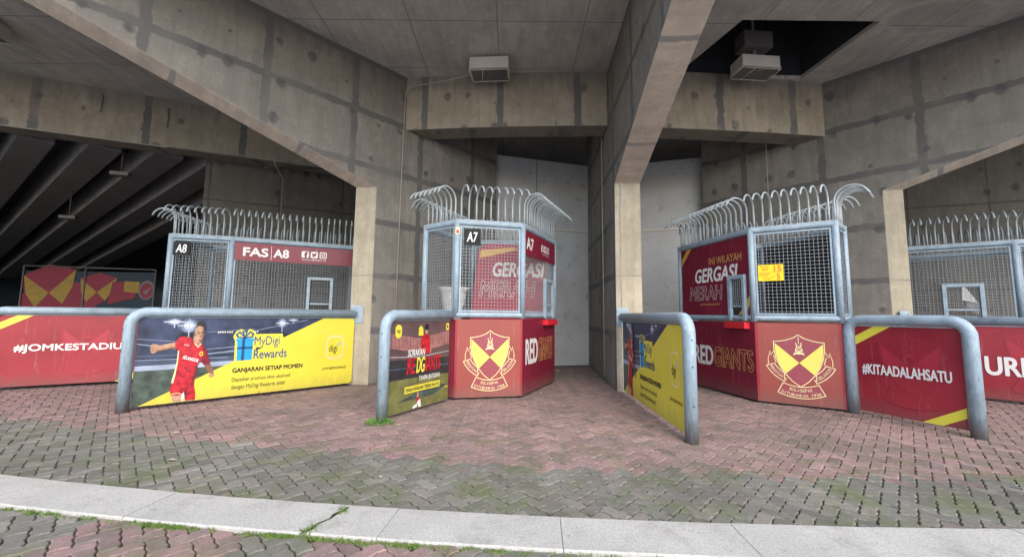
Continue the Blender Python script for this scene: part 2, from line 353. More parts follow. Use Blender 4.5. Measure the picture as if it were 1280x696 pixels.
LAY = .0013
class Print:
    """flat printed artwork lying on a panel: layers a millimetre apart"""
    def __init__(s, fr, w=0): s.fr = fr; s.mb = MB(); s.w = w; s.txt = []; s.more = []
    def put(s, pts, fs, m, lay):
        s.mb.add([s.fr.P(u, v, s.w+LAY*lay) for u, v in pts], fs, m)
    def poly(s, pts, m, lay=1):
        a = sum(pts[i][0]*pts[(i+1) % len(pts)][1]-pts[(i+1) % len(pts)][0]*pts[i][1] for i in range(len(pts)))
        if a < 0: pts = pts[::-1]
        s.put(pts, [tuple(range(len(pts)))], m, lay)
    def rect(s, u0, v0, u1, v1, m, lay=1): s.poly([(u0, v0), (u1, v0), (u1, v1), (u0, v1)], m, lay)
    def ell(s, u, v, a, b, m, lay=1, n=20): s.poly([(u+a*math.cos(2*math.pi*i/n), v+b*math.sin(2*math.pi*i/n)) for i in range(n)], m, lay)
    def rrect(s, u0, v0, u1, v1, rad, m, lay=1):
        pts = []
        for cx, cy, a0 in ((u1-rad, v0+rad, -90), (u1-rad, v1-rad, 0), (u0+rad, v1-rad, 90), (u0+rad, v0+rad, 180)):
            for k in range(6): a = math.radians(a0+18*k); pts.append((cx+rad*math.cos(a), cy+rad*math.sin(a)))
        s.poly(pts, m, lay)
    def line(s, pts, wd, m, lay=1, close=False):
        P = [Vector(q) for q in pts]; n = len(P); L = []; R = []
        for i, q in enumerate(P):
            a = P[i-1] if (i > 0 or close) else None; b = P[(i+1) % n] if (i < n-1 or close) else None
            d1 = (q-a).normalized() if a is not None else (b-q).normalized(); d2 = (b-q).normalized() if b is not None else d1
            t = (d1+d2); t = t.normalized() if t.length > 1e-5 else d1
            nn = Vector((-t.y, t.x)); k = min(1.8, 1/max(.3, nn.dot(Vector((-d1.y, d1.x)))))
            L.append(q+nn*wd/2*k); R.append(q-nn*wd/2*k)
        m_ = n if close else n-1
        s.put([tuple(x) for x in L+R], [(i+n, (i+1) % n+n, (i+1) % n, i) for i in range(m_)], m, lay)
    def text(s, body, m, u0, v0, u1, v1, lay=2, bold=0., shear=0., rot=0., spacing=1.0, grow=0.):
        vs, fs = glyphs(body, 0, shear, spacing); b0 = vs
        x0 = min(q[0] for q in b0); x1 = max(q[0] for q in b0); y0 = min(q[1] for q in b0); y1 = max(q[1] for q in b0)
        sx = (u1-u0)/(x1-x0); sy = (v1-v0)/(y1-y0); c, si = math.cos(rot), math.sin(rot); out = []
        for x, y in vs:
            a = (x-x0)*sx; b = (y-y0)*sy; out.append((u0+a*c-b*si, v0+a*si+b*c))
        if s.txt and grow: mb = s.txt[-1]
        else: mb = MB(); s.txt.append(mb)
        bd = max(0, bold)*(sy+sx)*.5; sh = [(0, 0)]+([(bd*math.cos(k*math.pi/4), bd*math.sin(k*math.pi/4)) for k in range(8)] if bd > 1e-5 else [])
        for j, (da, db) in enumerate(sh): mb.add([s.fr.P(a+da, b+db, s.w+LAY*lay+.00006*j) for a, b in out], fs, m)
    def arc_text(s, body, m, cx, cy, R, a0, a1, h, lay=3, bold=.006):
        """letters standing on the lower arc of a circle from angle a0 to a1 (degrees), tops to the centre"""
        n = len(body)
        for i, ch in enumerate(body):
            if ch == ' ': continue
            a = math.radians(a0+(a1-a0)*(i+.5)/n); vs, fs = glyphs(ch, bold, 0.)
            x0 = min(q[0] for q in vs); x1 = max(q[0] for q in vs); k = h/.72; wk = min(k*1.0, abs(math.radians((a1-a0)/n))*R*.82/(x1-x0))
            px, py = cx+R*math.cos(a), cy+R*math.sin(a); up = Vector((-math.cos(a), -math.sin(a))); ri = Vector((up.y, -up.x))
            s.put([(px+ri.x*(x-(x0+x1)/2)*wk+up.x*y*k, py+ri.y*(x-(x0+x1)/2)*wk+up.y*y*k) for x, y in vs], fs, m, lay)
    def cut(s, name): s.more.append((name, s.mb)); s.mb = MB()
    def build(s, name, parent, label=None):
        o = None
        for n_, mb in s.more: mb.build(n_, parent)
        if s.mb.v: o = s.mb.build(name if name != 'lettering' else 'emblem', parent, label=label)
        for mb in s.txt: mb.build('lettering', parent)
        return o

# ------------------------------------------------------------------ ground
CX, CY, RK = 2.6, 36.0, 33.62
def pol(rad, u): a = u/RK; return (CX+rad*math.sin(a), CY-rad*math.cos(a))
g = MB(); g.add([(-200, -200, -.016), (200, -200, -.016), (200, 200, -.016), (-200, 200, -.016)], [(0, 1, 2, 3)], 'soil')
tag(g.build('ground'), kind='structure')

def pavers():
    """herringbone of zigzag-edged blocks laid at 45 degrees, each block its own height, tilt and tint"""
    me_v, me_f, tint = [], [], []
    W, GAP, AMP, H = .088, .0065, .009, math.sqrt(.5)
    def tri(t): t = t % 1.0; return 2*(t if t < .5 else 1-t)
    n = int(26/W)
    for a in range(-n, n):
        for b in range(-n, n):
            k = (a-b) % 4
            if k == 0: wx, wy = 2, 1
            elif k == 3: wx, wy = 1, 2
            else: continue
            px, py = (a+wx/2)*W, (b+wy/2)*W
            x, y = (px-py)*H, (px+py)*H+3
            if y < .35 or y > 10.2 or x < -13.5 or x > 13 or abs(x) > 1.7*y+2.2: continue
            rad = math.hypot(x-CX, CY-y); dep = RK-rad
            if -.30 < dep < -.035: continue
            edge = -.42 < dep < .07
            thr = .80-.045*(x-.4)
            if dep > 0: red = dep > thr+random.uniform(-.07, .07)
            else: red = (-2.35 < x < -1.42) or (-1.02 < x < -.33) or (x > 1.5)
            s = max(.65, random.gauss(1, .12))
            if red: c = [.35*s, .225*s, .21*s] if random.random() > .2 else [.28*s, .195*s, .18*s]
            else: c = [.20*s, .198*s, .168*s] if random.random() > .25 else [.25*s, .23*s, .195*s]
            dz = random.gauss(0, .0022)-(.004 if edge else 0); tx, ty = random.gauss(0, .016), random.gauss(0, .016); ra = random.gauss(0, .008)
            x0, x1, y0, y1 = a*W, (a+wx)*W, b*W, (b+wy)*W
            def ring(ins):
                e = GAP/2+ins; X0, X1, Y0, Y1 = x0+e, x1-e, y0+e, y1-e; m, q = 2*wx, 2*wy; P = []
                P += [(X0+(X1-X0)*i/m, Y0) for i in range(m)]; P += [(X1, Y0+(Y1-Y0)*i/q) for i in range(q)]
                P += [(X1-(X1-X0)*i/m, Y1) for i in range(m)]; P += [(X0, Y1-(Y1-Y0)*i/q) for i in range(q)]
                # tooth position follows the un-inset grid so that neighbours match
                out = []
                for (u, v) in P: out.append((u+AMP*tri((v-y0)/W if abs(v-y0) > e*1.01 and abs(v-y1) > e*1.01 else 0), v+AMP*tri((u-x0)/W if abs(u-x0) > e*1.01 and abs(u-x1) > e*1.01 else 0)))
                return out
            base = len(me_v); m = 2*(2*wx+2*wy)
            jit = [(random.uniform(-.0013, .0013), random.uniform(-.0013, .0013)) for _ in range(m)]
            for ins, zz in ((.0055, 0), (0, -.006), (0, -.028)):
                for (u, v), (ju, jv) in zip(ring(ins), jit):
                    du, dv = u-px, v-py; u2, v2 = px+du-ra*dv+ju, py+dv+ra*du+jv
                    me_v.append(((u2-v2)*H, (u2+v2)*H+3, dz+tx*du+ty*dv+zz))
            me_f.append(tuple(base+i for i in range(m)))
            for L_ in (0, 1):
                for i in range(m): j = (i+1) % m; me_f.append((base+L_*m+j, base+L_*m+i, base+L_*m+m+i, base+L_*m+m+j))
            tint.extend([(*c, 1)]*(3*m))
    me = bpy.data.meshes.new('paving'); me.from_pydata(me_v, [], me_f); me.materials.append(MT['paver'])
    at = me.color_attributes.new('tint', 'FLOAT_COLOR', 'POINT'); at.data.foreach_set('color', [c for t in tint for c in t])
    uvl = me.uv_layers.new(name='UVMap'); buf = [0.]*(2*len(me.loops)); vi = [0]*len(me.loops); me.loops.foreach_get('vertex_index', vi)
    for li, q in enumerate(vi): buf[2*li] = me_v[q][0]; buf[2*li+1] = me_v[q][1]
    uvl.data.foreach_set('uv', buf); me.update()
    if me.polygons[0].normal.z < 0: me.flip_normals()
    o = bpy.data.objects.new('paving', me); COL.objects.link(o); tag(o, kind='structure')
pavers()

def kerb():
    mb = MB(); u = -13.2; k = 0
    while u < 12:
        L = random.choice((.52, .53, .55, .98)); n = 6; z = .013+random.uniform(-.0015, .0015); g_ = random.choice((.0008, .001, .0012, .0025))
        us = [u+g_+(L-2*g_)*i/n for i in range(n+1)]
        sk = 0.
        vs = []
        for (rad, zz, s_) in ((RK+.337, -.02, 0), (RK+.337, z-.008, 0), (RK+.329, z, 0), (RK+.008, z, 1), (RK, z-.008, 1), (RK, -.02, 1)):
            for q in us: X, Y = pol(rad+random.uniform(-.0015, .0015), q+sk*s_); vs.append((X, Y, zz))
        m = n+1; fs = [(a*m+i, a*m+i+1, (a+1)*m+i+1, (a+1)*m+i) for a in range(5) for i in range(n)]
        fs += [tuple(a*m for a in range(6)), tuple(a*m+n for a in range(6))[::-1]]
        mb.add(vs, fs, 'kerb'); u += L; k += 1
    tag(mb.build('kerb'), kind='structure')
kerb()

def crack():
    mb = MB(); P_ = [(-.995, 2.535), (-1.0, 2.50), (-1.035, 2.45), (-1.04, 2.40), (-1.085, 2.34), (-1.09, 2.29), (-1.13, 2.235)]
    L = []; R_ = []
    for i, (x, y) in enumerate(P_): wd = .006+.004*((i*7) % 3); L.append((x-wd, y, .0165)); R_.append((x+wd, y, .0165))
    mb.add(L+R_, [(i+7, i+8, i+1, i) for i in range(6)], 'soil'); tag(mb.build('kerb_crack'), kind='structure')
crack()
def grass():
    mb = MB(); rnd = random.Random(3)
    def tuft(x, y, n, h, sp):
        for _ in range(n):
            bx, by = x+rnd.gauss(0, sp), y+rnd.gauss(0, sp*.5); a = rnd.uniform(0, 6.28); hh = h*rnd.uniform(.5, 1.2); l = rnd.uniform(.2, .9)*hh
            wv = Vector((math.cos(a), math.sin(a), 0)); d = Vector((-wv.y, wv.x, 0)); q = Vector((bx, by, -.006)); wd = .0022
            mb.add([q-wv*wd, q+wv*wd, q+wv*wd*.7+d*l*.4+Vector((0, 0, hh*.6)), q+d*l+Vector((0, 0, hh)), q-wv*wd*.7+d*l*.4+Vector((0, 0, hh*.6))], [(0, 1, 2, 3, 4)], 'grass')
    for c_, sp_, n_ in ((-1.9, .14, 60), (-1.15, .12, 75), (-.62, .16, 60), (-2.7, .2, 30), (.2, .3, 18), (-.2, .2, 14), (1.2, .6, 18)):
        for _ in range(n_):
            x, y = pol(RK+.350+abs(rnd.gauss(0, .012)), (c_-CX)+rnd.gauss(0, sp_)); tuft(x, y, 10, .017, .016)
    for _ in range(150):
        x, y = pol(RK-.003, rnd.uniform(-7.5, 2.5)); tuft(x, y, 5, .012, .012)
    for x, y, z_ in ((-1.01, 2.49, 0), (-1.02, 2.47, 0), (-1.09, 2.30, 0), (-1.10, 2.28, 0), (-1.12, 2.25, 0)):
        for _ in range(5): tuft(x+rnd.gauss(0, .012), y+rnd.gauss(0, .015), 9, .034, .010)
    for _ in range(1300):      # in the joints
        i = rnd.randrange(0, 27) if rnd.random() < .8 else rnd.randrange(0, 50)
        u = rnd.uniform(-9, 4.5); x, y = pol(RK-.004-i*.092+.012*(4*abs((u/.176) % 1-.5)-1), u)
        if math.sin(x*1.7+1)+math.sin(y*3.1+x*.6)+rnd.gauss(0, .7) < -.1: continue
        tuft(x, y, rnd.randrange(4, 10), .010, .016)
    for _ in range(120):
        i = rnd.randrange(0, 8); u = rnd.uniform(-7, 1); x, y = pol(RK+.36+i*.092+.012*(4*abs((u/.176) % 1-.5)-1), u); tuft(x, y, 6, .010, .016)
    tag(mb.build('grass'), 'short green grass and moss sprouting in the paving joints', 'grass', kind='stuff')
grass()

# ------------------------------------------------------------------ concrete structure
HZ, ZC, SL = 3.42, 5.70, .31
def fin(name, fl, fr_, d, back, fwd, label, group='concrete fins between the booths'):
    """fl/fr_: left and right front corners, d: unit direction into the building"""
    t = thing(name, label, 'pillar', ((fl[0]+fr_[0])/2, (fl[1]+fr_[1])/2, 0), group)
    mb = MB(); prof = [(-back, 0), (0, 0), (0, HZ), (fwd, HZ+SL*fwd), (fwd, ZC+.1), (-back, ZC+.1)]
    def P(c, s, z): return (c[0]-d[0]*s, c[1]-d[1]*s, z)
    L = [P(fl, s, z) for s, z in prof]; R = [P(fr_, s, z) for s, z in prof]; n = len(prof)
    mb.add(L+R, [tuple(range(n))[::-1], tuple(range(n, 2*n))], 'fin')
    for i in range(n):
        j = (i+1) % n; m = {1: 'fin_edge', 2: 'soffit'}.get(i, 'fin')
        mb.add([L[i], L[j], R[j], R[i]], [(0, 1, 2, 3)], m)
    o = mb.build('wall', t)
    import bmesh
    bm = bmesh.new(); bm.from_mesh(o.data); bmesh.ops.remove_doubles(bm, verts=bm.verts, dist=1e-4); bmesh.ops.recalc_face_normals(bm, faces=bm.faces); bm.to_mesh(o.data); bm.free()
    uvd = o.data.uv_layers[0].data; lc = parent_loc(t); k_ = list(o.data.materials).index(MT['soffit'])
    for f in o.data.polygons:
        if f.material_index == k_:
            for li in f.loop_indices:
                q = o.data.vertices[o.data.loops[li].vertex_index].co+lc
                sx = -((q.x-fl[0])*d[0]+(q.y-fl[1])*d[1]); uvd[li].uv = (sx+fl[0]*.37, (q.x-fl[0])*d[1]-(q.y-fl[1])*d[0]+.5)
    b = o.modifiers.new('bevel', 'BEVEL'); b.width = .012; b.segments = 2
    return t
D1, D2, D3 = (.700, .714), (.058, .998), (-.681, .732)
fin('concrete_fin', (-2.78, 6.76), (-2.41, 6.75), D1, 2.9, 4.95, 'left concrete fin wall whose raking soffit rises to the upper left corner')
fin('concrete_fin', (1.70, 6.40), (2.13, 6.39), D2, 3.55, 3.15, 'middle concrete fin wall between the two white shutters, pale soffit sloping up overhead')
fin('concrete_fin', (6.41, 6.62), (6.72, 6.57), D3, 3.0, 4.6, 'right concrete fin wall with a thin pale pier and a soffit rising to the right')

# fin of the next bay, its deep wall and the wall at the far right
def slab_wall(name, a, b, th, z0, z1, mat, label, cat='wall', front='inner'):
    fr = Frame(a, b); mb = MB(); fr.box(mb, 0, fr.L, z0, z1, -th, 0, mat)
    o = mb.build(name); tag(o, label, cat); recenter(o); return o
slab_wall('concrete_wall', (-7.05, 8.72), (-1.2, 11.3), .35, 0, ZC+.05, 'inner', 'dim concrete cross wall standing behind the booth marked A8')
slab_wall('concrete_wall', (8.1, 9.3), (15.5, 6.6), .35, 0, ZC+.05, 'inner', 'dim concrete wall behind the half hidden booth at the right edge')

def ring_beam(a, b, z0, label, th=.45, sag=.05, n=8, nibs=True):
    fr = Frame(a, b); mb = MB(); pts = []
    for w0 in (0, -th):
        for i in range(n+1):
            t = i/n; pts.append(fr.P(fr.L*t, 0, w0-sag*4*t*(1-t)*-1))
    vs = [(q.x, q.y, z0) for q in pts]+[(q.x, q.y, ZC+.05) for q in pts]; m = n+1; fs = []
    for i in range(n):
        fs += [(i, i+1, i+1+2*m, i+2*m), (m+i+1, m+i, 3*m+i, 3*m+i+1), (i+1, i, m+i, m+i+1), (2*m+i, 2*m+i+1, 3*m+i+1, 3*m+i)]
    fs += [(0, 2*m, 3*m, m), (n, m+n, 3*m+n, 2*m+n)]
    mb.add(vs, fs, 'beam'); 
    o = mb.build('ring_beam', bevel=.015); tag(o, label, 'beam', 'concrete ring beams between the fins')
    recenter(o)
ring_beam((-2.1, 7.13), (1.72, 6.86), 4.66, 'short concrete ring beam above the middle aisle, below the left ceiling light box')
ring_beam((2.1, 6.86), (5.98, 7.16), 4.64, 'short curved concrete ring beam under the dark ceiling opening on the right')
ring_beam((-15.5, 4.72), (-1.3, 10.42), 4.66, 'long dim concrete ring beam crossing behind the left fin above the dark void', sag=.0)

# ceiling slab with its opening
def ceiling():
    mb = MB(); X0, X1, Y0, Y1 = -27, 17, 3.2, 24; ya, yb = 5.56, 7.02; hl0, hl1, hr0, hr1 = 3.46, 3.0, 5.56, 5.42
    t = thing('ceiling_slab', 'grey concrete ceiling slab with straight formwork joints over the booths', 'ceiling', (0, Y0, ZC))
    for q in ([(X0, Y0), (X1, Y0), (X1, ya), (X0, ya)], [(X0, yb), (X1, yb), (X1, Y1), (X0, Y1)], [(X0, ya), (hl0, ya), (hl1, yb), (X0, yb)], [(hr0, ya), (X1, ya), (X1, yb), (hr1, yb)]):
        mb.prism(q, ZC, ZC+.07, 'ceil')
    mb.build('slab', t)
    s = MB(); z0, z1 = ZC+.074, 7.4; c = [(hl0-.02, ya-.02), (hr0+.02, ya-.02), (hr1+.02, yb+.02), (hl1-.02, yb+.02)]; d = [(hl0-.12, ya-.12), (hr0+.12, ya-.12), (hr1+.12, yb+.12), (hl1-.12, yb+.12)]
    for k in range(4): l = (k+1) % 4; s.prism([d[k], d[l], c[l], c[k]], z0, z1, 'shaft_shade')
    s.prism(d, z1+.002, z1+.1, 'shaft_shade')
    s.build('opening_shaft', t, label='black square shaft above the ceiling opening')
    u = MB(); u.prism([(X0, Y0), (X1, Y0), (X1, ya-.13), (X0, ya-.13)], ZC+.08, ZC+.45, 'dark'); u.prism([(X0, yb+.13), (X1, yb+.13), (X1, Y1), (X0, Y1)], ZC+.08, ZC+.45, 'dark')
    u.prism([(X0, ya-.128), (2.8, ya-.128), (2.8, yb+.128), (X0, yb+.128)], ZC+.08, ZC+.45, 'dark'); u.prism([(5.8, ya-.128), (X1, ya-.128), (X1, yb+.128), (5.8, yb+.128)], ZC+.08, ZC+.45, 'dark'); u.build('topping', t)
ceiling()
# fascia along the slab edge
mb = MB(); mb.prism([(-27, 2.95), (17, 2.95), (17, 3.196), (-27, 3.196)], ZC-.12, ZC+.6, 'fin'); o = mb.build('edge_fascia'); tag(o, 'concrete edge beam along the front rim of the ceiling overhead', 'beam'); recenter(o)
# enclosing walls added to keep light from leaking in behind the stands
for a, b, lab in (((-27, 22), (17, 22), 'added dark back wall keeping light out of the void under the stands'), ((-27, 2), (-27, 22.2), 'added dark side wall keeping light out far to the left'), ((16.8, 22), (16.8, 2), 'added dark side wall keeping light out far to the right')):
    slab_wall('light_block_wall', a, b, .3, 0, ZC+.02, 'dark', lab)

# raking stand underside at the left
RD = Vector((-1.70, 1.025, -.2236)).normalized(); st = [Vector((-8.22, 8.05, 4.75))]
perp = Vector((1.05, .37, 0))
rk = MB(); side = Vector((RD.y, -RD.x, 0)).normalized(); upn = side.cross(RD); upn = upn if upn.z > 0 else -upn
c0 = Vector((-8.2, 8.0, 4.75))+upn*.62
A_ = c0+RD*1.0-side*9; B_ = c0+RD*1.0+side*9; C_ = c0+RD*19+side*9; D_ = c0+RD*19-side*9
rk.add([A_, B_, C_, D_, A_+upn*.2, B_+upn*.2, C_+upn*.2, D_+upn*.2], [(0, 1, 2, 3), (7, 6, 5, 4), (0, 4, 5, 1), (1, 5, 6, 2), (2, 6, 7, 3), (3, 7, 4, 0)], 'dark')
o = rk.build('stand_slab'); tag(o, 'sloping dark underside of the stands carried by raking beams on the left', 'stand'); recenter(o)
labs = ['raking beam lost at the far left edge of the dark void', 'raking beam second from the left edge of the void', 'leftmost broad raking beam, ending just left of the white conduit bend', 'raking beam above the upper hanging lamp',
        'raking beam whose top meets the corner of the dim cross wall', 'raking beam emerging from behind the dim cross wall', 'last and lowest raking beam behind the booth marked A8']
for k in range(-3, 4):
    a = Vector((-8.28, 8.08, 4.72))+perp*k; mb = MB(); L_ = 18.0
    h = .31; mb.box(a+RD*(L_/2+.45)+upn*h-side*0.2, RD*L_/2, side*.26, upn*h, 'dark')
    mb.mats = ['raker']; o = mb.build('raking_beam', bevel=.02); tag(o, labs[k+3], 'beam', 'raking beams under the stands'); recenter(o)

# shutters behind the aisles
def shutter(a, b, z1, joint, label):
    fr = Frame(a, b); t = thing('shutter_wall', label, 'wall', fr.P(fr.L/2, 0), 'white metal shutter walls closing the aisles')
    us = [0]+joint+[fr.L]
    for i in range(len(us)-1):
        for j, (z0, z2) in enumerate(((.02, 3.28), (3.30, z1))):
            mb = MB(); fr.box(mb, us[i]+.008, us[i+1]-.008, z0, z2-.004, -.05, 0, 'shutter'); mb.build('panel', t, bevel=.004)
    mb = MB(); fr.box(mb, 0, fr.L, 3.27, 3.31, 0, .03, 'fixture'); mb.build('rail', t)
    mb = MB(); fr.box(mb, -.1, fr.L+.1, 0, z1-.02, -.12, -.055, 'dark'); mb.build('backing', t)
    mb = MB()
    for q in us[1:-1]: fr.box(mb, q-.05, q-.03, 1.1, 1.35, .0, .05, 'steel')
    if us[1:-1]: mb.build('handle', t)
shutter((-.5, 8.98), (1.98, 9.68), 5.0, [1.12], 'tall white metal shutter wall closing the aisle right of booth A7')
shutter((2.3, 9.72), (4.6, 9.0), 5.0, [.52], 'tall white metal shutter wall behind the booth with the giant red poster')

# ------------------------------------------------------------------ crest artwork
def crest(pr, cu, cv, k, solid=True, line='cream', fill='crestyellow', redm='crestred', ribbon_text=True, lay=1, texts=True):
    """centre (303,350) in drawing units, k metres per unit, y down"""
    T = lambda pts: [(cu+(x-303)*k, cv-(y-350)*k) for x, y in pts]
    sh = [(303, 103), (270, 128), (220, 148), (175, 157), (138, 160), (140, 230), (150, 290), (172, 350), (205, 408), (250, 465), (303, 508),
          (356, 465), (400, 408), (432, 350), (452, 290), (462, 230), (464, 160), (428, 157), (385, 148), (335, 128)]
    pr.poly(T(sh), redm, lay)
    if fill:
        pr.poly(T([(146, 172), (302, 322), (213, 410), (176, 350), (156, 290), (147, 230)]), fill, lay+1)
        pr.poly(T([(456, 172), (302, 322), (393, 410), (428, 350), (447, 290), (456, 230)]), fill, lay+1)
    pr.line(T(sh), 6*k, line, lay+2, close=True)
    # keris emblem
    if texts:
        pr.line(T([(303, 120), (303, 175)]), 4*k, line, lay+2)
        pr.line(T([(285, 165), (290, 195), (280, 230), (326, 230), (316, 195), (321, 165)]), 6*k, line, lay+2)
        pr.line(T([(288, 180), (318, 225)]), 5*k, line, lay+3); pr.line(T([(318, 180), (288, 225)]), 5*k, line, lay+3)
        pr.poly(T([(272, 245), (303, 232), (334, 245), (340, 262), (320, 255), (286, 255), (264, 264)]), line, lay+3)
    # ribbon
    def arc(R, a0, a1, cx=303, cy=250, n=14): return [(cx+R*math.cos(math.radians(a0+(a1-a0)*i/n)), cy-R*math.sin(math.radians(a0+(a1-a0)*i/n))) for i in range(n+1)]
    for a0, a1, R0_, R1_ in ((-126, -54, 268, 345), (-153, -124, 205, 268), (-56, -27, 205, 268)):
        pass
    mid = arc(345, -116, -64)+arc(258, -64, -116)
    pr.poly(T(mid), redm, lay+3); pr.line(T(mid), 6*k, line, lay+4, close=True)
    lft = arc(250, -155, -116, 310, 248)+[(215, 447), (200, 455)]+arc(192, -124, -153, 310, 248)
    rgt = [(2*303-x, y) for x, y in lft]
    for rb in (lft, rgt):
        pr.poly(T(rb), redm, lay); pr.line(T(rb), 6*k, line, lay+1, close=True)
    tl = [(140, 232), (118, 270), (112, 238), (97, 300), (98, 340)]
    for q in (tl, [(2*303-x, y) for x, y in tl]): pr.line(T(q), 5*k, line, lay+1)
    q = [(135, 270), (150, 330)]
    for q in (q, [(2*303-x, y) for x, y in q]): pr.line(T(q), 5*k, line, lay+1)
    if ribbon_text:
        cu2, cv2 = cu, cv+(350-250)*k
        pr.arc_text('BOLASEPAK', line, cu2, cv2, 296*k, -105, -75, 24*k, lay+5)
        pr.arc_text('DITUBUHKAN 1936', line, cu2, cv2, 335*k, -113, -67, 24*k, lay+5)
        cu3 = cu+7*k; cv3 = cv+(350-248)*k
        pr.arc_text('PERSATUAN', line, cu3, cv3, 234*k, -152, -122, 24*k, lay+5)
        cu3 = cu-7*k
        pr.arc_text('SELANGOR', line, cu3, cv3, 234*k, -58, -28, 24*k, lay+5)

# ------------------------------------------------------------------ barriers
TZ = 1.19; TR = .062
def barrier(a, b, legs, label, plate=None, panel=None, bend=.16):
    """a: free end, b: other end. legs: 'a' or 'ab'"""
    fr = Frame(a, b); t = thing('barrier', label, 'barrier', fr.P(fr.L/2, 0), 'blue tubular barriers with printed banners')
    mb = MB(); pts = [fr.P(0, 0)]+[fr.P(bend-bend*math.cos(math.pi/2*i/7), TZ-bend+bend*math.sin(math.pi/2*i/7)) for i in range(8)]
    if 'b' in legs: pts += [fr.P(fr.L-bend+bend*math.sin(math.pi/2*i/7), TZ-bend+bend*math.cos(math.pi/2*i/7)) for i in range(8)]+[fr.P(fr.L, 0)]
    else: pts += [fr.P(fr.L, TZ)]
    mb.tube(pts, TR, 'steel', 20); 
    for z in (.35, .72, .98): 
        q = fr.P(0, z)+(-fr.x*.7-Vector((0, 1, 0))*.7).normalized()*(TR-.001); mb.tube([q, q+(-fr.x*.7-Vector((0, 1, 0))*.7).normalized()*.006], .007, 'hole', 8)
    mb.build('rail', t)
    return t, fr
def bracket(t, c, n, label=None):
    n = Vector((n[0], n[1], 0)).normalized(); x = Vector((-n.y, n.x, 0)); c = Vector(c); mb = MB()
    mb.box(c+n*.008, x*.095, n*.008, Vector((0, 0, .15)), 'steel')
    for i in (-1, 1):
        for j in (-1, 1): mb.tube([c+n*.016+x*.06*i+Vector((0, 0, .10*j)), c+n*.03+x*.06*i+Vector((0, 0, .10*j))], .014, 'bar', 6)
    mb.build('bracket_plate', t)
def panel(t, fr, u0, u1, v0, v1, mat, side=1, th=.012):
    mb = MB(); fr.box(mb, u0, u1, v0, v1, -th, 0, mat)
    fr.box(mb, u0-.006, u1+.006, v1, v1+.014, -th-.004, .006, 'steel')
    p_ = mb.build('banner_panel', t); 
    return p_

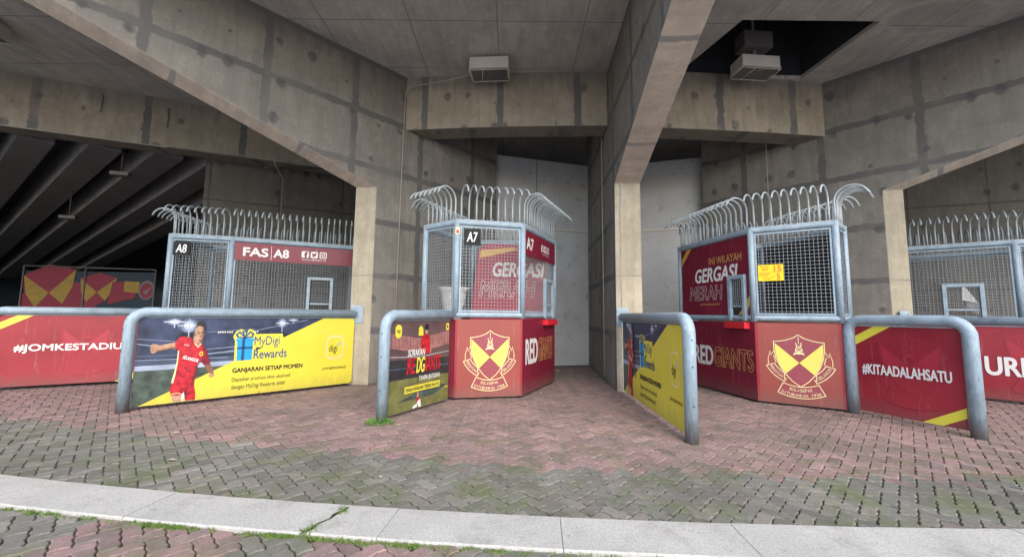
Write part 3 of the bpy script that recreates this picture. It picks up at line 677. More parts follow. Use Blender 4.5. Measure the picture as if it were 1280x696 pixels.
def clip_poly(poly, a, b, c):   # keep a*x+b*y>=c
    out = []
    for i in range(len(poly)):
        P_, Q = poly[i], poly[(i+1) % len(poly)]; dp = a*P_[0]+b*P_[1]-c; dq = a*Q[0]+b*Q[1]-c
        if dp >= 0: out.append(P_)
        if dp*dq < 0: t = dp/(dp-dq); out.append((P_[0]+(Q[0]-P_[0])*t, P_[1]+(Q[1]-P_[1])*t))
    return out
def player_banner(pn, fr, s=1.0, u_off=0.):
    """artwork of the telecom rewards banner, drawn for a 2.68 m panel"""
    class FR:   # scaled frame
        def P(self, u, v, w=0): return fr.P(u_off+(u-.071)*s, v, w)
    f2 = FR()
    bgp = Print(f2)
    U0, U1, V0, V1 = .071, 2.74, .045, 1.115
    # stadium night picture above the diagonal
    sl = (1.14-.03)/(2.284-.099); cc = .03-sl*.099
    def up(poly): return clip_poly(poly, -sl, 1, cc)
    def R(a, b, c, d): return [(a, b), (c, b), (c, d), (a, d)]
    bgp.poly(up(R(U0, V0, U1, V1)), 'navy', 1)
    for a, b, c, d, m in ((U0, V0, U1, .47, 'pitch'), (U0, .47, 1.25, .53, 'paleblue'), (U0, .53, 1.7, .60, 'navy2'), (U0, .63, 1.6, .66, 'navy2')):
        q = up(R(a, b, c, d)); 
        if len(q) > 2: bgp.poly(q, m, 2)
    for (x0, y0, x1, y1, wd) in ((U0, .80, .45, .72, .008), (U0, .86, .6, .80, .004), (.6, .62, 1.1, .67, .01), (.6, .69, 1.3, .74, .006), (U0, .60, 1.0, .58, .006), (1.3, .94, 2.0, 1.09, .005), (.75, .93, 1.3, .96, .004)):
        bgp.line([(x0, y0), (x1, y1)], wd, 'paleblue', 3)
    for x, y, a, b in ((.559, 1.02, .055, .065), (1.648, 1.045, .04, .05), (.41, 1.07, .05, .03), (1.80, 1.09, .03, .02)):
        bgp.ell(x, min(y, V1-b*1.05), a*2.3, min(b*2.2, V1-.003-min(y, V1-b*1.05)), 'navy2', 2); bgp.ell(x, y, a*1.5, min(b*1.4, V1-.002-y), 'slate', 3); bgp.ell(x, y, a, min(b, V1-.002-y), 'paleblue', 4); bgp.ell(x, y, a*.55, min(b*.5, V1-.002-y), 'white', 4.5)
        bgp.line([(x-a*2.1, y), (x+a*2.1, y)], .008, 'white', 5); bgp.line([(x, y-b*2.6), (x, min(V1, y+b*1.4))], .012, 'paleblue', 5)
    for x in (.877, .90, .925, .95, .98, 1.005, 1.03, 1.336, 1.31): bgp.ell(x, .925, .009, .011, 'white', 5, 8)
    bgp.poly([(U0, V0), (U1, V0), (U1, V1), (2.235, V1), (.129, V0)], 'yellow', 6)
    bgp.build('background_print', pn)
    # player
    pl = Print(f2, LAY*6)
    hair = [(.629, .98), (.633, 1.03), (.648, 1.065), (.672, 1.085), (.70, 1.085), (.724, 1.06), (.735, .99), (.722, .94), (.705, 1.0), (.665, 1.015), (.645, 1.01)]
    pl.poly([(.625, 1.0), (.651, 1.015), (.70, 1.01), (.718, .97), (.722, .89), (.708, .82), (.690, .775), (.658, .74), (.625, .76), (.610, .82), (.615, .92)], 'skin', 3)
    pl.poly([(.70, 1.0), (.718, .97), (.722, .89), (.708, .82), (.69, .78), (.68, .80), (.70, .88)], 'skin2', 4)
    pl.poly(hair, 'black', 5)
    for x in (.664, .701): pl.ell(x, .913, .010, .006, 'black', 5, 8); pl.line([(x-.014, .93), (x+.014, .932)], .007, 'black', 5)
    pl.poly([(.684, .91), (.694, .865), (.676, .863)], 'skin2', 5); pl.ell(.680, .825, .017, .007, 'darkshirt', 5, 10); pl.ell(.622, .90, .009, .022, 'skin2', 4, 10)
    pl.poly([(.61, .82), (.615, .76), (.665, .73), (.70, .78), (.68, .75), (.64, .77)], 'skin2', 2)
    pl.poly([(.445, .81), (.445, .735), (.354, .715), (.283, .705), (.262, .70), (.275, .775), (.332, .785), (.396, .80)], 'skin', 2)
    pl.poly([(.283, .705), (.255, .69), (.226, .675), (.208, .69), (.198, .73), (.205, .785), (.225, .795), (.25, .79), (.275, .775)], 'skin', 3)
    for q in (.705, .73, .755): pl.line([(.203, q), (.225, q+.003)], .004, 'skin2', 4)
    pl.poly([(.445, .735), (.354, .715), (.283, .705), (.262, .70), (.263, .712), (.354, .735), (.445, .755)], 'skin2', 3)
    shirt = [(.467, .87), (.509, .882), (.594, .862), (.625, .79), (.665, .735), (.70, .785), (.715, .765), (.757, .70), (.785, .61), (.806, .52), (.75, .49), (.70, .56), (.679, .50), (.665, .40), (.658, .31), (.658, .23), (.537, .22), (.438, .29), (.46, .39), (.474, .54), (.478, .70), (.438, .72), (.430, .80)]
    pl.poly(shirt, 'shirt', 4)
    pl.poly([(.70, .785), (.715, .765), (.757, .70), (.785, .61), (.806, .52), (.75, .49), (.71, .56), (.735, .64)], 'darkshirt', 5)
    pl.poly([(.679, .50), (.665, .40), (.658, .31), (.658, .23), (.62, .23), (.635, .36), (.65, .48)], 'darkshirt', 5)
    pl.poly([(.54, .50), (.60, .42), (.61, .40), (.545, .47)], 'darkshirt', 5); pl.poly([(.50, .40), (.58, .33), (.60, .31), (.505, .375)], 'darkshirt', 5)
    pl.line([(.625, .79), (.665, .735), (.70, .785)], .010, 'cream', 6)
    pl.poly([(.478, .70), (.474, .54), (.46, .39), (.445, .29), (.424, .30), (.445, .42), (.462, .56), (.465, .70)], 'cream', 6)
    pl.text('SELANGOR', 'white', .515, .598, .685, .638, 7, .03, 0, rot=-.36)
    pl.text('joma', 'white', .520, .765, .575, .785, 7, .02, 0, rot=-.3)
    pl.ell(.705, .645, .020, .032, 'lemon', 6, 12); pl.ell(.705, .645, .011, .019, 'shirt', 7, 8)
    pl.poly([(.75, .49), (.806, .52), (.841, .44), (.855, .40), (.82, .375), (.785, .41)], 'skin2', 3)
    pl.poly([(.82, .375), (.855, .40), (.863, .37), (.858, .34), (.834, .325), (.81, .335), (.80, .36)], 'skin', 4)
    for q in (.345, .36, .375): pl.line([(.835, q), (.858, q+.004)], .004, 'skin2', 5)
    pl.poly([(.438, .31), (.537, .24), (.658, .24), (.679, .13), (.679, V0+.012), (.58, V0+.012), (.559, .17), (.535, .13), (.431, .14), (.417, .22)], 'shirt', 3)
    pl.poly([(.559, .17), (.58, V0+.012), (.60, V0+.012), (.60, .14), (.585, .22)], 'darkshirt', 4); pl.poly([(.52, .23), (.60, .215), (.65, .235), (.60, .20), (.53, .20)], 'darkshirt', 4)
    pl.line([(.431, .155), (.49, .165), (.535, .145)], .008, 'cream', 4)
    pl.poly([(.438, .14), (.53, .13), (.545, .06), (.54, V0+.008), (.462, V0+.008), (.448, .08)], 'skin', 3)
    pl.poly([(.535, .13), (.56, .17), (.568, .12), (.556, .06), (.545, .05)], 'white', 3)
    pl.poly([(.585, V0+.012), (.585, V0), (.67, V0), (.672, V0+.012)], 'skin', 4)
    pl.build('player_print', pn, 'printed footballer in red kit, one arm stretched out')
    # gift and words
    wd = Print(f2, LAY*6)
    wd.poly([(1.045, .86), (1.075, .93), (1.13, .965), (1.19, .94), (1.24, .965), (1.29, .94), (1.325, .89), (1.66, .89), (1.68, .80), (1.66, .70), (1.33, .70), (1.31, .50), (1.075, .49), (1.07, .80)], 'lemon', 1)
    wd.poly([(1.095, .82), (1.103, .525), (1.285, .53), (1.285, .825)], 'cyan', 2)
    wd.rect(1.155, .527, 1.19, .822, 'dblue', 3); wd.rect(1.098, .685, 1.285, .715, 'dblue', 3); wd.rect(1.083, .79, 1.297, .835, 'cyan', 3); wd.rect(1.155, .79, 1.19, .835, 'dblue', 4)
    for q in ([(1.185, .84), (1.12, .925), (1.085, .89), (1.10, .855)], [(1.185, .84), (1.245, .925), (1.285, .89), (1.27, .855)], [(1.185, .84), (1.155, .93), (1.205, .94)]): wd.line(q, .020, 'dblue', 4, close=True)
    wd.cut('gift_print')
    wd.text('MyDigi', 'dblue', 1.305, .69, 1.625, .855, 3, .0); wd.text('Rewards', 'dblue', 1.305, .54, 1.73, .665, 3, .008)
    wd.text('GANJARAN SETIAP MOMEN', 'black', 1.065, .345, 1.96, .425, 3, .03)
    wd.text('Dapatkan promosi tiket eksklusif', 'black', 1.065, .225, 1.80, .295, 3, -.004); wd.text('dengan MyDigi Rewards anda!', 'black', 1.065, .12, 1.735, .195, 3, -.004)
    wd.rrect(2.30, .46, 2.58, .835, .085, 'cream', 2); wd.rrect(2.318, .484, 2.562, .811, .07, 'yellow', 3)
    wd.text('digi', 'black', 2.345, .545, 2.475, .69, 4, .004); wd.line([(2.485, .66), (2.50, .70), (2.485, .73)], .012, 'paleblue', 4); wd.line([(2.515, .67), (2.53, .71), (2.51, .75)], .010, 'paleblue', 4)
    wd.cut('logo_print')
    wd.text('JOM BERINSPIRASI', 'black', 2.25, .285, 2.635, .335, 3, .0, .25)
    for x in (.095, 1.4, 2.72):
        for y in (V0+.02, V1-.015): wd.ell(x, y, .008, .010, 'hole', 8, 8); wd.cut('rivet')
    wd.build('lettering', pn)

# left banner with the player
t, fr = barrier((-4.64, 4.81), (-2.68, 6.735), 'a', 'long blue tube barrier at left with a yellow banner of a footballer in red')
bracket(t, (-2.64, 6.757, 1.19), (0, -1))
pn = panel(t, fr, .068, 2.735, .04, 1.12, 'navy'); player_banner(pn, fr, 1.0, .071)
# middle right barrier, same artwork seen steeply
t, fr = barrier((1.75, 3.90), (1.79, 6.385), 'a', 'blue tube barrier right of centre seen end on, its yellow banner facing left')
bracket(t, (1.80, 6.395, 1.19), (0, -1))
fr3 = Frame((1.79, 6.36), (1.75, 3.90)); pn = panel(t, fr3, .02, 2.38, .04, 1.12, 'navy'); player_banner(pn, fr3, (2.36)/2.67, .02)

# small barrier with supporters poster
t, fr = barrier((-1.44, 4.51), (-.86, 5.60), 'a', 'short blue tube barrier beside booth A7 with a stadium poster and weeds below')
pn = panel(t, fr, .075, 1.20, .035, 1.12, 'mauve')
pr = Print(fr); U0, U1 = .078, 1.198
pr.rect(U0, .04, U1, .42, 'olive', 1); pr.poly([(U0, .43), (U1, .40), (U1, .62), (U0, .66)], 'charcoal', 2); pr.poly([(U0, .80), (.6, .72), (U1, .80), (U1, .98), (.6, .90), (U0, .97)], 'pinkstand', 1)
for k in range(18): u = U0+.03+k*.062; pr.line([(u, .79), (u-.01, .96)], .006, 'mauve', 2)
pr.line([(U0, .555), (.6, .54), (U1, .52)], .012, 'navy2', 3); pr.line([(U0, .70), (.6, .665), (U1, .70)], .008, 'offwhite', 3)
pr.poly([(.2, .16), (.9, .30), (1.15, .25), (.9, .15)], 'pitch', 2)
pr.build('background_print', pn)
pr = Print(fr, LAY*3)
pr.rrect(.155, .915, .262, 1.075, .05, 'lemon', 1); pr.text('digi', 'black', .18, .97, .238, 1.02, 2, .01)
pr.cut('logo_print'); pr.poly([(.56, .93), (.565, 1.03), (.60, 1.06), (.64, 1.03), (.655, .93)], 'yellow', 1)
pr.cut('map_print'); pr.rrect(1.12, .985, 1.185, 1.085, .02, 'lemon', 1); pr.ell(1.152, 1.035, .016, .026, 'darkshirt', 2, 10)
pr.cut('logo_print'); pr.text('SORAKAN', 'white', .375, .685, .69, .765, 4, .02, .2)
pr.text('RE', 'shirt', .365, .475, .52, .66, 4, .028, .2); pr.text('DG', 'lemon', .535, .475, .69, .66, 5, .028, .2); pr.text('IANTS', 'shirt', .70, .475, 1.01, .66, 4, .028, .2)
pr.text('TANPA BATASAN', 'white', .59, .37, 1.0, .43, 4, .012, .2)
pr.poly([(.335, .245), (1.0, .245), (1.005, .325), (.34, .325)], 'lemon', 4); pr.text('DENGAN RANGKAIAN TERBESAR MALAYSIA', 'black', .355, .262, .985, .308, 5, .02)
pr.text('joma', 'lemon', 1.12, .20, 1.18, .235, 4, .02)
pr.build('lettering', pn)
pr = Print(fr, LAY*3)
pr.poly([(.615, .70), (.605, .85), (.635, .93), (.69, .95), (.76, .93), (.795, .84), (.79, .70), (.77, .70)], 'shirt', 2); pr.ell(.71, .99, .028, .045, 'skin', 3, 14); pr.ell(.712, 1.04, .036, .045, 'black', 4, 14)
pr.poly([(.605, .85), (.59, .74), (.61, .70), (.625, .78)], 'skin', 2); pr.poly([(.795, .84), (.815, .74), (.80, .68), (.78, .78)], 'skin', 2)
pr.cut('player_print')
pr.poly([(.56, .24), (.59, .24), (.60, .16), (.585, .07), (.555, .10)], 'skin', 3); pr.poly([(.555, .17), (.60, .18), (.60, .10), (.56, .09)], 'shirt', 4); pr.poly([(.56, .11), (.62, .15), (.64, .05), (.60, .045)], 'white', 5); pr.poly([(.48, .07), (.56, .10), (.57, .06), (.50, .045)], 'white', 5)
pr.build('boot_print', pn)

def slogan(pn, fr, u0, u1, v0, v1, txt, tu0, tu1, tv0, tv1, wm_u, wm_v=.60, k=.0017, tl=True, br=True):
    pr = Print(fr)
    if tl: pr.poly([(u0, v1-.235), (u0, v1-.125), (u0+.20, v1), (u0+.37, v1)], 'lemon', 3); pr.cut('stripe')
    if br: pr.poly([(u1-.36, v0), (u1-.19, v0), (u1, v0+.12), (u1, v0+.225)], 'lemon', 3)
    pr.build('stripe', pn)
    pr = Print(fr); crest(pr, wm_u, wm_v, k, line='crim2', fill='crim2', redm='crimson', ribbon_text=False, lay=1, texts=True); pr.build('crest_watermark', pn)
    pr = Print(fr, LAY*6); pr.text(txt, 'white', tu0, tv0, tu1, tv1, 1, .028); pr.build('lettering', pn)
# right short barrier
t, fr = barrier((4.41, 5.17), (4.79, 4.13), 'ab', 'red banner barrier with two legs reading #KITAADALAHSATU beside the right booth')
pn = panel(t, fr, .075, 1.035, .06, 1.11, 'crimson'); slogan(pn, fr, .075, 1.035, .06, 1.11, '#KITAADALAHSATU', .135, .945, .515, .645, .60)
# far left barrier
t, fr = barrier((-7.78, 5.88), (-6.05, 6.88), 'a', 'red banner barrier at the left edge reading #JOMKESTADIUM')
pn = panel(t, fr, .08, 1.98, .05, 1.12, 'crimson'); slogan(pn, fr, .08, 1.80, .05, 1.12, '#JOMKESTADIUM', .285, 1.62, .545, .675, 1.05)
# far right barrier

t, fr0 = barrier((8.40, 4.60), (6.58, 6.56), 'a', 'red banner barrier reading URE, fixed to the right fin and cut by the photo edge')
bracket(t, (6.57, 6.585, 1.19), (.12, -1)); fr = Frame((6.58, 6.56), (8.40, 4.60))
pn = panel(t, fr, .03, fr.L-.08, .05, 1.11, 'crimson'); slogan(pn, fr, .03, fr.L-.08, .05, 1.11, 'URE', .80, 1.24, .40, .66, 1.32, k=.0019, tl=False)

# ------------------------------------------------------------------ ticket booths
def bar_mesh():
    mb = MB(); R = .18; pts = [(0, 0, 0), (0, 0, .14), (0, 0, .285)]+[(0, -(R-R*math.cos(math.radians(a))), .285+R*math.sin(math.radians(a))) for a in range(15, 166, 15)]
    mb.tube(pts, .0135, 'bar', 8); o = mb.build('curved_bar'); me = o.data; bpy.data.objects.remove(o); return me
BAR = bar_mesh()
def wire(mb, fr, u0, u1, v0, v1, w, step=.05, r=.0022, cut=None):
    def in_cut(u0_, u1_, v): pass
    n = int((u1-u0)/step); 
    for i in range(1, n+1):
        u = u0+(u1-u0)*i/(n+1); segs = [(v0, v1)]
        if cut and cut[0] < u < cut[1]: segs = [(v0, cut[2]), (cut[3], v1)]
        for a, b in segs:
            if b > a: fr.box(mb, u-r, u+r, a, b, w-r, w+r, 'wire')
    n = int((v1-v0)/step)
    for i in range(1, n+1):
        v = v0+(v1-v0)*i/(n+1); segs = [(u0, u1)]
        if cut and cut[2] < v < cut[3]: segs = [(u0, cut[0]), (cut[1], u1)]
        for a, b in segs:
            if b > a: fr.box(mb, a, b, v-r, v+r, w+2*r-r, w+2*r+r, 'wire')
def booth(pts, top, label, faces):
    """pts: plan corners clockwise seen from above starting left (outward normal = right of travel is outside)"""
    cx = sum(q[0] for q in pts)/len(pts); cy = sum(q[1] for q in pts)/len(pts)
    t = thing('ticket_booth', label, 'ticket booth', (cx, cy, 0), 'caged ticket booths')
    n = len(pts); PR = .042
    fm = MB()
    for i in range(n):
        a, b = pts[i], pts[(i+1) % n]; fr = Frame(a, b)
        fm.tube([fr.P(0, 1.15), fr.P(0, top+.03)], PR, 'steel', 14)
        fm.tube([fr.P(0, 1.20), fr.P(fr.L, 1.20)], PR*.98, 'steel', 14, False); fm.tube([fr.P(0, top-.01), fr.P(fr.L, top-.01)], PR*1.02, 'steel', 14, False)
    fm.build('frame', t)
    guard = MB(); rl = []
    for i in range(n):
        fr = Frame(pts[i], pts[(i+1) % n]); fr.box(guard, .0, fr.L, top+.028, top+.040, -.02, .02, 'bar')
    gd = guard.build('bar_guard', t); f_tw = {i: faces.get(i, {}).get('twist', 0) for i in range(n)}
    for i in range(n):
        fr = Frame(pts[i], pts[(i+1) % n]); m = max(2, round(fr.L/(.112 if faces.get(i, {}).get('twist') else .104))); ang = math.atan2(fr.x.y, fr.x.x)
        for k in range(m):
            q = fr.P(fr.L*(k+.5)/m, top+.03, 0); b = bpy.data.objects.new('curved_bar', BAR); COL.objects.link(b); b.parent = gd
            b.location = q-parent_loc(gd); b.rotation_euler = (random.gauss(0, .012), random.gauss(0, .01), ang+f_tw.get(i, 0)+random.gauss(0, .015))
    for i in range(n):
        f = faces.get(i, {}); fr = Frame(pts[i], pts[(i+1) % n])
        # lower panel
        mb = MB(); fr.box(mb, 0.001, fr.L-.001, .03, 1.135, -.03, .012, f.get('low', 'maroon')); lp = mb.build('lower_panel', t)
        if 'lowart' in f: f['lowart'](lp, fr)
        if f.get('solid'):
            mb = MB(); fr.box(mb, .04, fr.L-.04, 1.245, top-.055, -.01, .0, 'sign_black'); mb.build('back_panel', t)
        elif f.get('poster'):
            mb = MB(); W = f.get('window'); u0, u1, v0, v1 = PR, fr.L-PR, 1.245, top-.055
            if W:
                for (a, b, c, d) in ((u0, W[0], v0, v1), (W[1], u1, v0, v1), (W[0], W[1], W[3], v1)): fr.box(mb, a, b, c, d, -.006, .006, 'maroon')
                fr.box(mb, W[0]+.01, W[1]-.01, v0, W[3], -.20, -.19, 'wire')
            else: fr.box(mb, u0, u1, v0, v1, -.006, .006, 'maroon')
            po = mb.build('poster_panel', t); f['poster'](po, fr)
            if W:
                mb = MB(); wire(mb, fr, W[0], W[1], W[2]+.18, W[3], 0, .045, .003); mb.build('wire_mesh', t)
        else:
            mb = MB(); W = f.get('window'); wire(mb, fr, PR, fr.L-PR, 1.245, top-.055, 0, f.get('step', .05), f.get('r', .0022), cut=W and (W[0], W[1], 1.2, W[2]+.18)); mb.build('wire_mesh', t)
            # inner flat frame
            mb = MB(); u0, u1, v0, v1 = PR+.002, fr.L-PR-.002, 1.247, top-.058; e = .022
            for (a, b, c, d) in ((u0, u0+e, v0, v1), (u1-e, u1, v0, v1), (u0+e, u1-e, v0, v0+e), (u0+e, u1-e, v1-e, v1)): fr.box(mb, a, b, c, d, .008, .016, 'steel')
            mb.build('mesh_frame', t)
        if f.get('window'):
            W = f['window']; mb = MB(); q = .028; w0, w1 = .01, .06
            fr.box(mb, W[0]-q, W[0]+q, 1.16, W[3]+q, w0, w1, 'steel'); fr.box(mb, W[1]-q, W[1]+q, 1.16, W[3]+q, w0, w1, 'steel'); fr.box(mb, W[0]+q, W[1]-q, W[3]-q, W[3]+q, w0, w1, 'steel'); fr.box(mb, W[0]+q, W[1]-q, W[2]+.16, W[2]+.19, w0+.02, w1-.02, 'steel')
            mb.build('window_frame', t, bevel=.008)
            if f.get('tray', True):
                mb = MB(); a, b = W[0]-.06, W[1]+.06; fr.box(mb, a, b, 1.04, 1.132, .013, .11, 'tray'); fr.box(mb, a+.03, b-.03, 1.132, 1.140, .03, .095, 'darkshirt'); mb.build('tray', t, bevel=.006)
        if 'sign' in f: f['sign'](t, fr)
    # counter inside
    ins = MB(); k = .86; poly = [(cx+(x-cx)*k, cy+(y-cy)*k) for x, y in pts][::-1]
    a = sum(poly[i][0]*poly[(i+1) % n][1]-poly[(i+1) % n][0]*poly[i][1] for i in range(n))
    if a < 0: poly = poly[::-1]
    ins.prism(poly, .0, .04, 'dark'); ins.build('base', t)
    return t
def low_crest(lp, fr):
    pr = Print(fr, .012); s = fr.L/.99; crest(pr, .51*s, .545, .00174, lay=1); pr.build('crest_print', lp)
    mb = MB(); fr.box(mb, .0, .035, .03, 1.13, .0125, .015, 'crimson'); mb.build('edge_strip', lp); mb = MB(); fr.box(mb, fr.L-.03, fr.L, .03, 1.13, .0125, .015, 'crimson'); mb.build('edge_strip', lp)
def red_giants(u0, u1, v0, v1, um):
    def fn(lp, fr):
        pr = Print(fr, .012); pr.text('RED', 'white', u0, v0, um-.015, v1, 2, .03, .0)
        pr.text('GIANTS', 'palegold', um+.015, v0, u1, v1, 2, .036); pr.text('GIANTS', 'maroon', um+.015, v0, u1, v1, 3, .0, grow=1)
        pr.build('lettering', lp)
    return fn
def num_sign(txt, u0, u1, v0, v1, mat='sign_black'):
    def fn(t, fr):
        mb = MB(); fr.box(mb, u0, u1, v0, v1, .018, .024, mat); s_ = mb.build('number_sign', t)
        pr = Print(fr, .024); w_ = u1-u0; h_ = v1-v0; pr.text(txt, 'white', u0+.17*w_, v0+.2*h_, u1-.2*w_, v1-.2*h_, 1, .015, .12); pr.build('lettering', s_)
    return fn
def icons(pr, u, v, s, g, lay):
    for k in range(3):
        a = u+k*(s+g); pr.rrect(a, v, a+s, v+s, s*.18, 'white', lay)
    pr.text('f', 'maroon', u+s*.42, v, u+s*.78, v+s*.85, lay+1, .06)
    a = u+(s+g)                                        # bird silhouette
    pr.poly([(a+s*.12, v+s*.25), (a+s*.4, v+s*.18), (a+s*.68, v+s*.32), (a+s*.80, v+s*.62), (a+s*.9, v+s*.72), (a+s*.72, v+s*.78), (a+s*.55, v+s*.80), (a+s*.48, v+s*.62), (a+s*.18, v+s*.78), (a+s*.2, v+s*.5), (a+s*.32, v+s*.36)], 'maroon', lay+1)
    a = u+2*(s+g); pr.rrect(a+s*.12, v+s*.12, a+s*.88, v+s*.88, s*.2, 'maroon', lay+1); pr.ell(a+s*.5, v+s*.5, s*.27, s*.27, 'white', lay+2, 16); pr.ell(a+s*.5, v+s*.5, s*.16, s*.16, 'maroon', lay+3, 12); pr.ell(a+s*.72, v+s*.74, s*.05, s*.05, 'white', lay+2, 8)
def head_banner(v0, v1, items):
    def fn(t, fr):
        mb = MB(); fr.box(mb, .045, fr.L-.045, v0, v1, .018, .03, 'maroon'); o = mb.build('name_banner', t); pr = Print(fr, .03)
        for kind, *a in items:
            if kind == 't': pr.text(a[0], 'white', a[1], a[2], a[3], a[4], 1, a[5] if len(a) > 5 else .03)
            if kind == 'i': icons(pr, *a, 1)
            if kind == 'l': pr.rect(a[0], a[1], a[0]+.008, a[2], 'white', 1)
        pr.build('lettering', o)
    return fn
def both(*fs):
    def fn(t, fr):
        for q in fs: q(t, fr)
    return fn
# booth A7 (corner list: left-back, front-left, front-right, right-back, back)
c5, c1, c2, c3, c4 = (-1.36, 6.08), (-.81, 5.67), (.16, 5.88), (.78, 7.24), (-.75, 7.35)
def sticker(t, fr):
    mb = MB(); fr.box(mb, -.03, .03, 2.36, 2.47, .044, .048, 'cream'); fr.box(mb, -.02, .02, 2.38, 2.43, .048, .050, 'shirt'); mb.build('sticker', t)
booth([c5, c1, c2, c3, c4], 2.56, 'caged ticket booth A7 in the middle with a crest on its red end, toned paler by painted sky sheen', {
    0: {'low': 'maroon'},
    1: {'low': 'faded_sheen', 'lowart': low_crest, 'twist': .2, 'sign': both(num_sign('A7', .10, .345, 2.22, 2.46), sticker), 'r': .0021},
    2: {'window': (.90, 1.30, 1.2, 1.80), 'lowart': red_giants(.11, 1.33, .47, .83, .62), 'r': .002,
        'sign': head_banner(2.13, 2.50, [('t', 'A7', .08, 2.22, .36, 2.40), ('i', .72, 2.27, .115, .025), ('t', 'www.fassel.my', .74, 2.215, 1.12, 2.245, .01)])},
})
# booth A6
def poster(po, fr):
    pr = Print(fr, .006); L = fr.L
    pr.poly([(.06, 2.14), (.06, 2.26), (.25, 2.455), (.37, 2.455)], 'gold', 1); pr.cut('stripe'); pr.poly([(1.42, 1.25), (1.56, 1.25), (L-.05, 1.40), (L-.05, 1.54)], 'gold', 1)
    pr.text('INI WILAYAH', 'palegold', .80, 2.08, 1.52, 2.20, 2, .01)
    pr.text('GERGASI', 'white', .44, 1.80, 1.43, 2.03, 2, .03, .2)
    pr.text('MERAH', 'offwhite', .27, 1.50, 1.09, 1.73, 2, .030, .15); pr.text('MERAH', 'maroon', .27, 1.50, 1.09, 1.73, 3, .0, .15, grow=1)
    pr.text('#KITAADALAHSATU', 'palegold', .56, 1.40, 1.02, 1.435, 2, .02)
    pr.cut('stripe'); pr.build('lettering', po)
def price(t, fr):
    mb = MB(); fr.box(mb, .075, .38, 1.73, 1.965, .020, .026, 'sign_yellow'); s_ = mb.build('price_sign', t); pr = Print(fr, .026)
    pr.text('15', 'sign_orange', .27, 1.865, .355, 1.945, 1, .03); pr.text('5', 'sign_orange', .30, 1.745, .335, 1.83, 1, .03)
    pr.text('DEWASA', 'sign_orange', .10, 1.925, .21, 1.945, 1, .02); pr.text('RM', 'sign_orange', .13, 1.88, .19, 1.91, 1, .03)
    pr.text('KANAK-KANAK', 'sign_orange', .09, 1.825, .22, 1.842, 1, .02); pr.text('12 TAHUN', 'sign_orange', .095, 1.795, .19, 1.812, 1, .02); pr.text('RM', 'sign_orange', .235, 1.785, .27, 1.80, 1, .02); pr.text('KE BAWAH', 'sign_orange', .14, 1.755, .23, 1.772, 1, .02)
    pr.rect(.085, 1.852, .37, 1.856, 'sign_orange', 1); pr.build('lettering', s_)
booth([(3.20, 7.40), (3.53, 5.73), (4.36, 5.21), (4.76, 5.55), (4.55, 7.05)], 2.49, 'caged ticket booth right of centre with a maroon giants poster and yellow price sign', {
    0: {'poster': poster, 'window': (1.285, 1.575, 1.2, 1.82), 'lowart': red_giants(.36, 1.66, .42, .72, .84)},
    1: {'low': 'faded_sheen', 'lowart': low_crest, 'sign': price, 'r': .0021, 'twist': -.33}, 2: {'low': 'faded_sheen', 'r': .002}, 3: {'solid': 1}, 4: {'solid': 1},
})
# booth A8
booth([(-6.1, 7.9), (-5.95, 6.75), (-5.05, 6.99), (-3.12, 7.88), (-3.6, 8.75)], 2.52, 'caged ticket booth A8 behind the yellow player banner, maroon FAS name strip on top', {
    1: {'low': 'crimson', 'sign': num_sign('A8', .05, .30, 2.18, 2.42), 'r': .002}, 2: {'low': 'maroon', 'window': (1.26, 1.66, 1.2, 1.86), 'tray': False, 'r': .002,
        'sign': head_banner(2.14, 2.46, [('t', 'FAS', .18, 2.225, .56, 2.375), ('l', .61, 2.17, 2.43), ('t', 'A8', .655, 2.225, .895, 2.375), ('i', 1.11, 2.255, .125, .03), ('t', 'www.fassel.my', 1.12, 2.20, 1.54, 2.235, .01)])},
})
# booth at the right edge
booth([(7.15, 7.30), (8.33, 6.42), (9.2, 6.28), (9.6, 7.1), (8.3, 8.3)], 2.50, 'caged ticket booth cut by the right edge, half hidden by the right fin', {
    0: {'low': 'maroon', 'window': (.62, 1.06, 1.2, 1.80), 'tray': False, 'r': .002}, 1: {'low': 'crimson', 'r': .002}, 2: {'low': 'crimson'}, 3: {'low': 'crimson'},
})
# maroon board inside A7
fr = Frame((-.62, 6.86), (.50, 6.98)); t = thing('poster_board', 'maroon giants poster board standing inside booth A7 behind the wire', 'poster', fr.P(fr.L/2, 0))
mb = MB(); pts_ = [(-.22, .05), (1.22, .05), (1.22, 2.46), (.14, 2.46), (.02, 2.34)]
vs = [fr.P(u, v, 0) for u, v in pts_]+[fr.P(u, v, -.015) for u, v in pts_]
mb.add(vs, [tuple(range(5)), tuple(range(5, 10))[::-1]]+[(i, i+5, (i+1) % 5+5, (i+1) % 5) for i in range(5)], 'board'); bo = mb.build('board', t)
pr = Print(fr); pr.poly([(.05, 2.20), (.06, 2.34), (.62, 2.40), (.75, 2.37)], 'gold', 1)
pr.text('GERGASI', 'white', .29, 1.88, 1.20, 2.13, 2, .03, .2); pr.text('MERAH', 'offwhite', .06, 1.52, 1.04, 1.80, 2, .030, .15); pr.text('MERAH', 'board', .06, 1.52, 1.04, 1.80, 3, .0, .15, grow=1); pr.build('lettering', bo)
